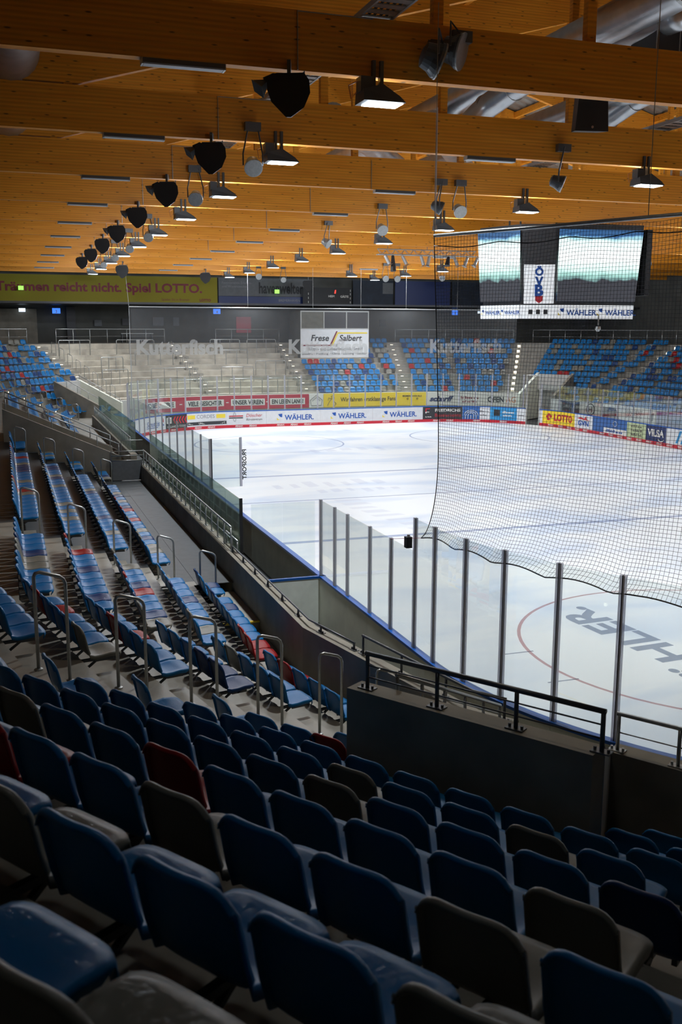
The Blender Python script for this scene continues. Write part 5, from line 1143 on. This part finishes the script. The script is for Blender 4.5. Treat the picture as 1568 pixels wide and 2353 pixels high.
# ------------------------------------------------------------------ nets
NET_TOP = [(-15.02, 8.15), (-13.9, 6.2), (-13.1, 4.35), (-11.6, 2.4), (-9.6, .9), (-7.0, .0)]
def near_net():
    P_ = [np.array(p) for p in NET_TOP]
    s = np.linspace(-43.72, -55.5, 6); Q_ = [path(a, .10) for a in s]
    def interp(A, u): n = len(A)-1; i = min(int(u*n), n-1); f = u*n-i; return A[i]*(1-f)+A[i+1]*f
    NU, NV = 190, 92; G = np.zeros((NU+1, NV+1, 3))
    for i in range(NU+1):
        u = i/NU; tp, bt = interp(P_, u), interp(Q_, u); d = interp(P_, min(u+.02, 1))-interp(P_, max(u-.02, 0)); d /= np.linalg.norm(d); nin = np.array([-d[1], d[0]])
        if nin@(np.array([0, 30])-tp) < 0: nin = -nin
        scal = .035*abs(sin(u*pi*11))+.05*sin(u*9)*.3
        for j in range(NV+1):
            v = j/NV; base = bt*(1-v)+tp*v; bul = .42*sin(pi*v**.55)*(1-.25*v)+.02*sin(u*40+v*9)*(1-v)
            xy = base+nin*bul; z = 3.28+(8.34-3.28)*v+scal*(1-v)**8*2+.03*sin(u*31)*(v > .9)
            G[i, j] = (xy[0], xy[1], z)
    G[:, 0, 2] = G[:, 0, 2]
    r = empty('protective_net', (0, 0, 0), 0, 'black protective net hanging over the near curved glass', 'net'); m = MB()
    def strand(line, rad):
        line = np.array(line); d = np.gradient(line, axis=0); d /= np.linalg.norm(d, axis=1, keepdims=True); up = np.array([.3, .2, .93]); a = np.cross(d, up); a /= np.linalg.norm(a, axis=1, keepdims=True)+1e-9; b = np.cross(d, a); n = len(line); vs = []
        for k in range(3): an = 2*pi*k/3; vs.append(line+rad*(cos(an)*a+sin(an)*b))
        V = np.stack(vs, 1).reshape(-1, 3); f = []
        for i in range(n-1):
            for k in range(3): f.append((3*i+k, 3*i+(k+1) % 3, 3*i+3+(k+1) % 3, 3*i+3+k))
        o = len(m.v); m.v += [tuple(q) for q in V.tolist()]; m.f += [tuple(q+o for q in g) for g in f]; m.mi += [0]*len(f)
    for j in range(NV+1): strand(G[::2, j], .0029)
    for i in range(NU+1): strand(G[i, ::2], .0029)
    m.build('mesh', M['net'], r)
    m = MB(); m.tube(G[:, 0][::2], .011, 5); m.build('hem_rope', M['black'], r); m = MB(); m.tube(G[0], .009, 5); m.build('side_rope', M['black'], r)
    m = MB(); m.tube([G[0, 0], np.array([-15.07, 9.8, 2.95])], .004, 4); m.build('tie_cord', M['inkmaroon'], r)
    m = MB(); m.tube([(*p, 8.36) for p in NET_TOP[:1]]+[(*p, 8.38) for p in NET_TOP[1:]], .028, 8); m.build('top_pipe', M['steel'], r, smooth=True)
    m = MB(); c = [np.array([*interp(P_, t), 8.2-.05*abs(sin(t*pi*9))**1.5]) for t in np.linspace(0, 1, 100)]; m.tube(c, .008, 5); m.build('draw_cord', M['black'], r)
    bx_ = empty('cable_box', (-15.12, 8.8, 3.1), 0, 'small black box clipped to the glass post at the net corner', 'box'); MB().box((-.06, -.06, -.1), (.05, .06, .1)).build('case', M['black'], bx_); MB().box((-.02, -.02, .1), (.02, .02, .14)).build('clip', M['steel'], bx_)
    for j, t in enumerate((0.0, .35, .7, 1.0)):
        p = interp(P_, t); m = MB(); m.tube([(*p, 8.36), (*p, ZS+.9)], .006, 5); tag(m.build('suspension_wire', M['steel']), 'thin wire holding up the near net pipe, %s from the left' % ORD[j+1], 'wire')
near_net()
fn_ = empty('far_net', (0, 0, 0), 0, 'fine grey end net across the far boards with white Kutterfisch letters', 'net')
MB().box((-13.8, 60.5, 3.3), (15.2, 60.51, 8.2)).build('net_sheet', M['film'], fn_); m = MB(); m.tube([(-13.8, 60.5, 3.3), (-13.8, 60.5, 8.22), (15.2, 60.5, 8.2)], .035, 6); m.build('frame_rope', M['housingpale'], fn_)
for x, tx in ((-10.45, 'Kutterfisch'), (.15, 'Kutterfisch'), (11.0, 'Kutterfisch')):
    m = MB(); put_text(m, tx, lambda a, b: (x+a, 60.48, 5.55+b), w=5.9, h=1.05, bold=.04); m.build('lettering', M['letterfilm'], fn_)
for j, x in enumerate((-13.8, -5.7, -1.0, 2.6, 6.1, 10.2, 14.5)): m = MB(); m.tube([(x, 60.5, 8.2), (x-(.2 if j == 0 else 0), 60.5, ZS+.3)], .008, 5); tag(m.build('suspension_wire', M['steel']), 'wire above the far net, %s from the left' % ORD[j+1], 'wire')
# single hanging wire in the middle of the roof
w_ = empty('hanging_cable', (-11.75, 15.45, 9.5), 0, 'single thin cable hanging from the second truss', 'cable'); m = MB(); m.tube([(0, 0, 0), (0, 0, 2.5)], .010, 5); m.build('cable', M['tube'], w_); m = MB(); m.lathe([(.02, 0), (.03, .04), (.01, .1)], (0, 0, -.05), (0, 0, 1), 8); m.build('end_fitting', M['steel'], w_)
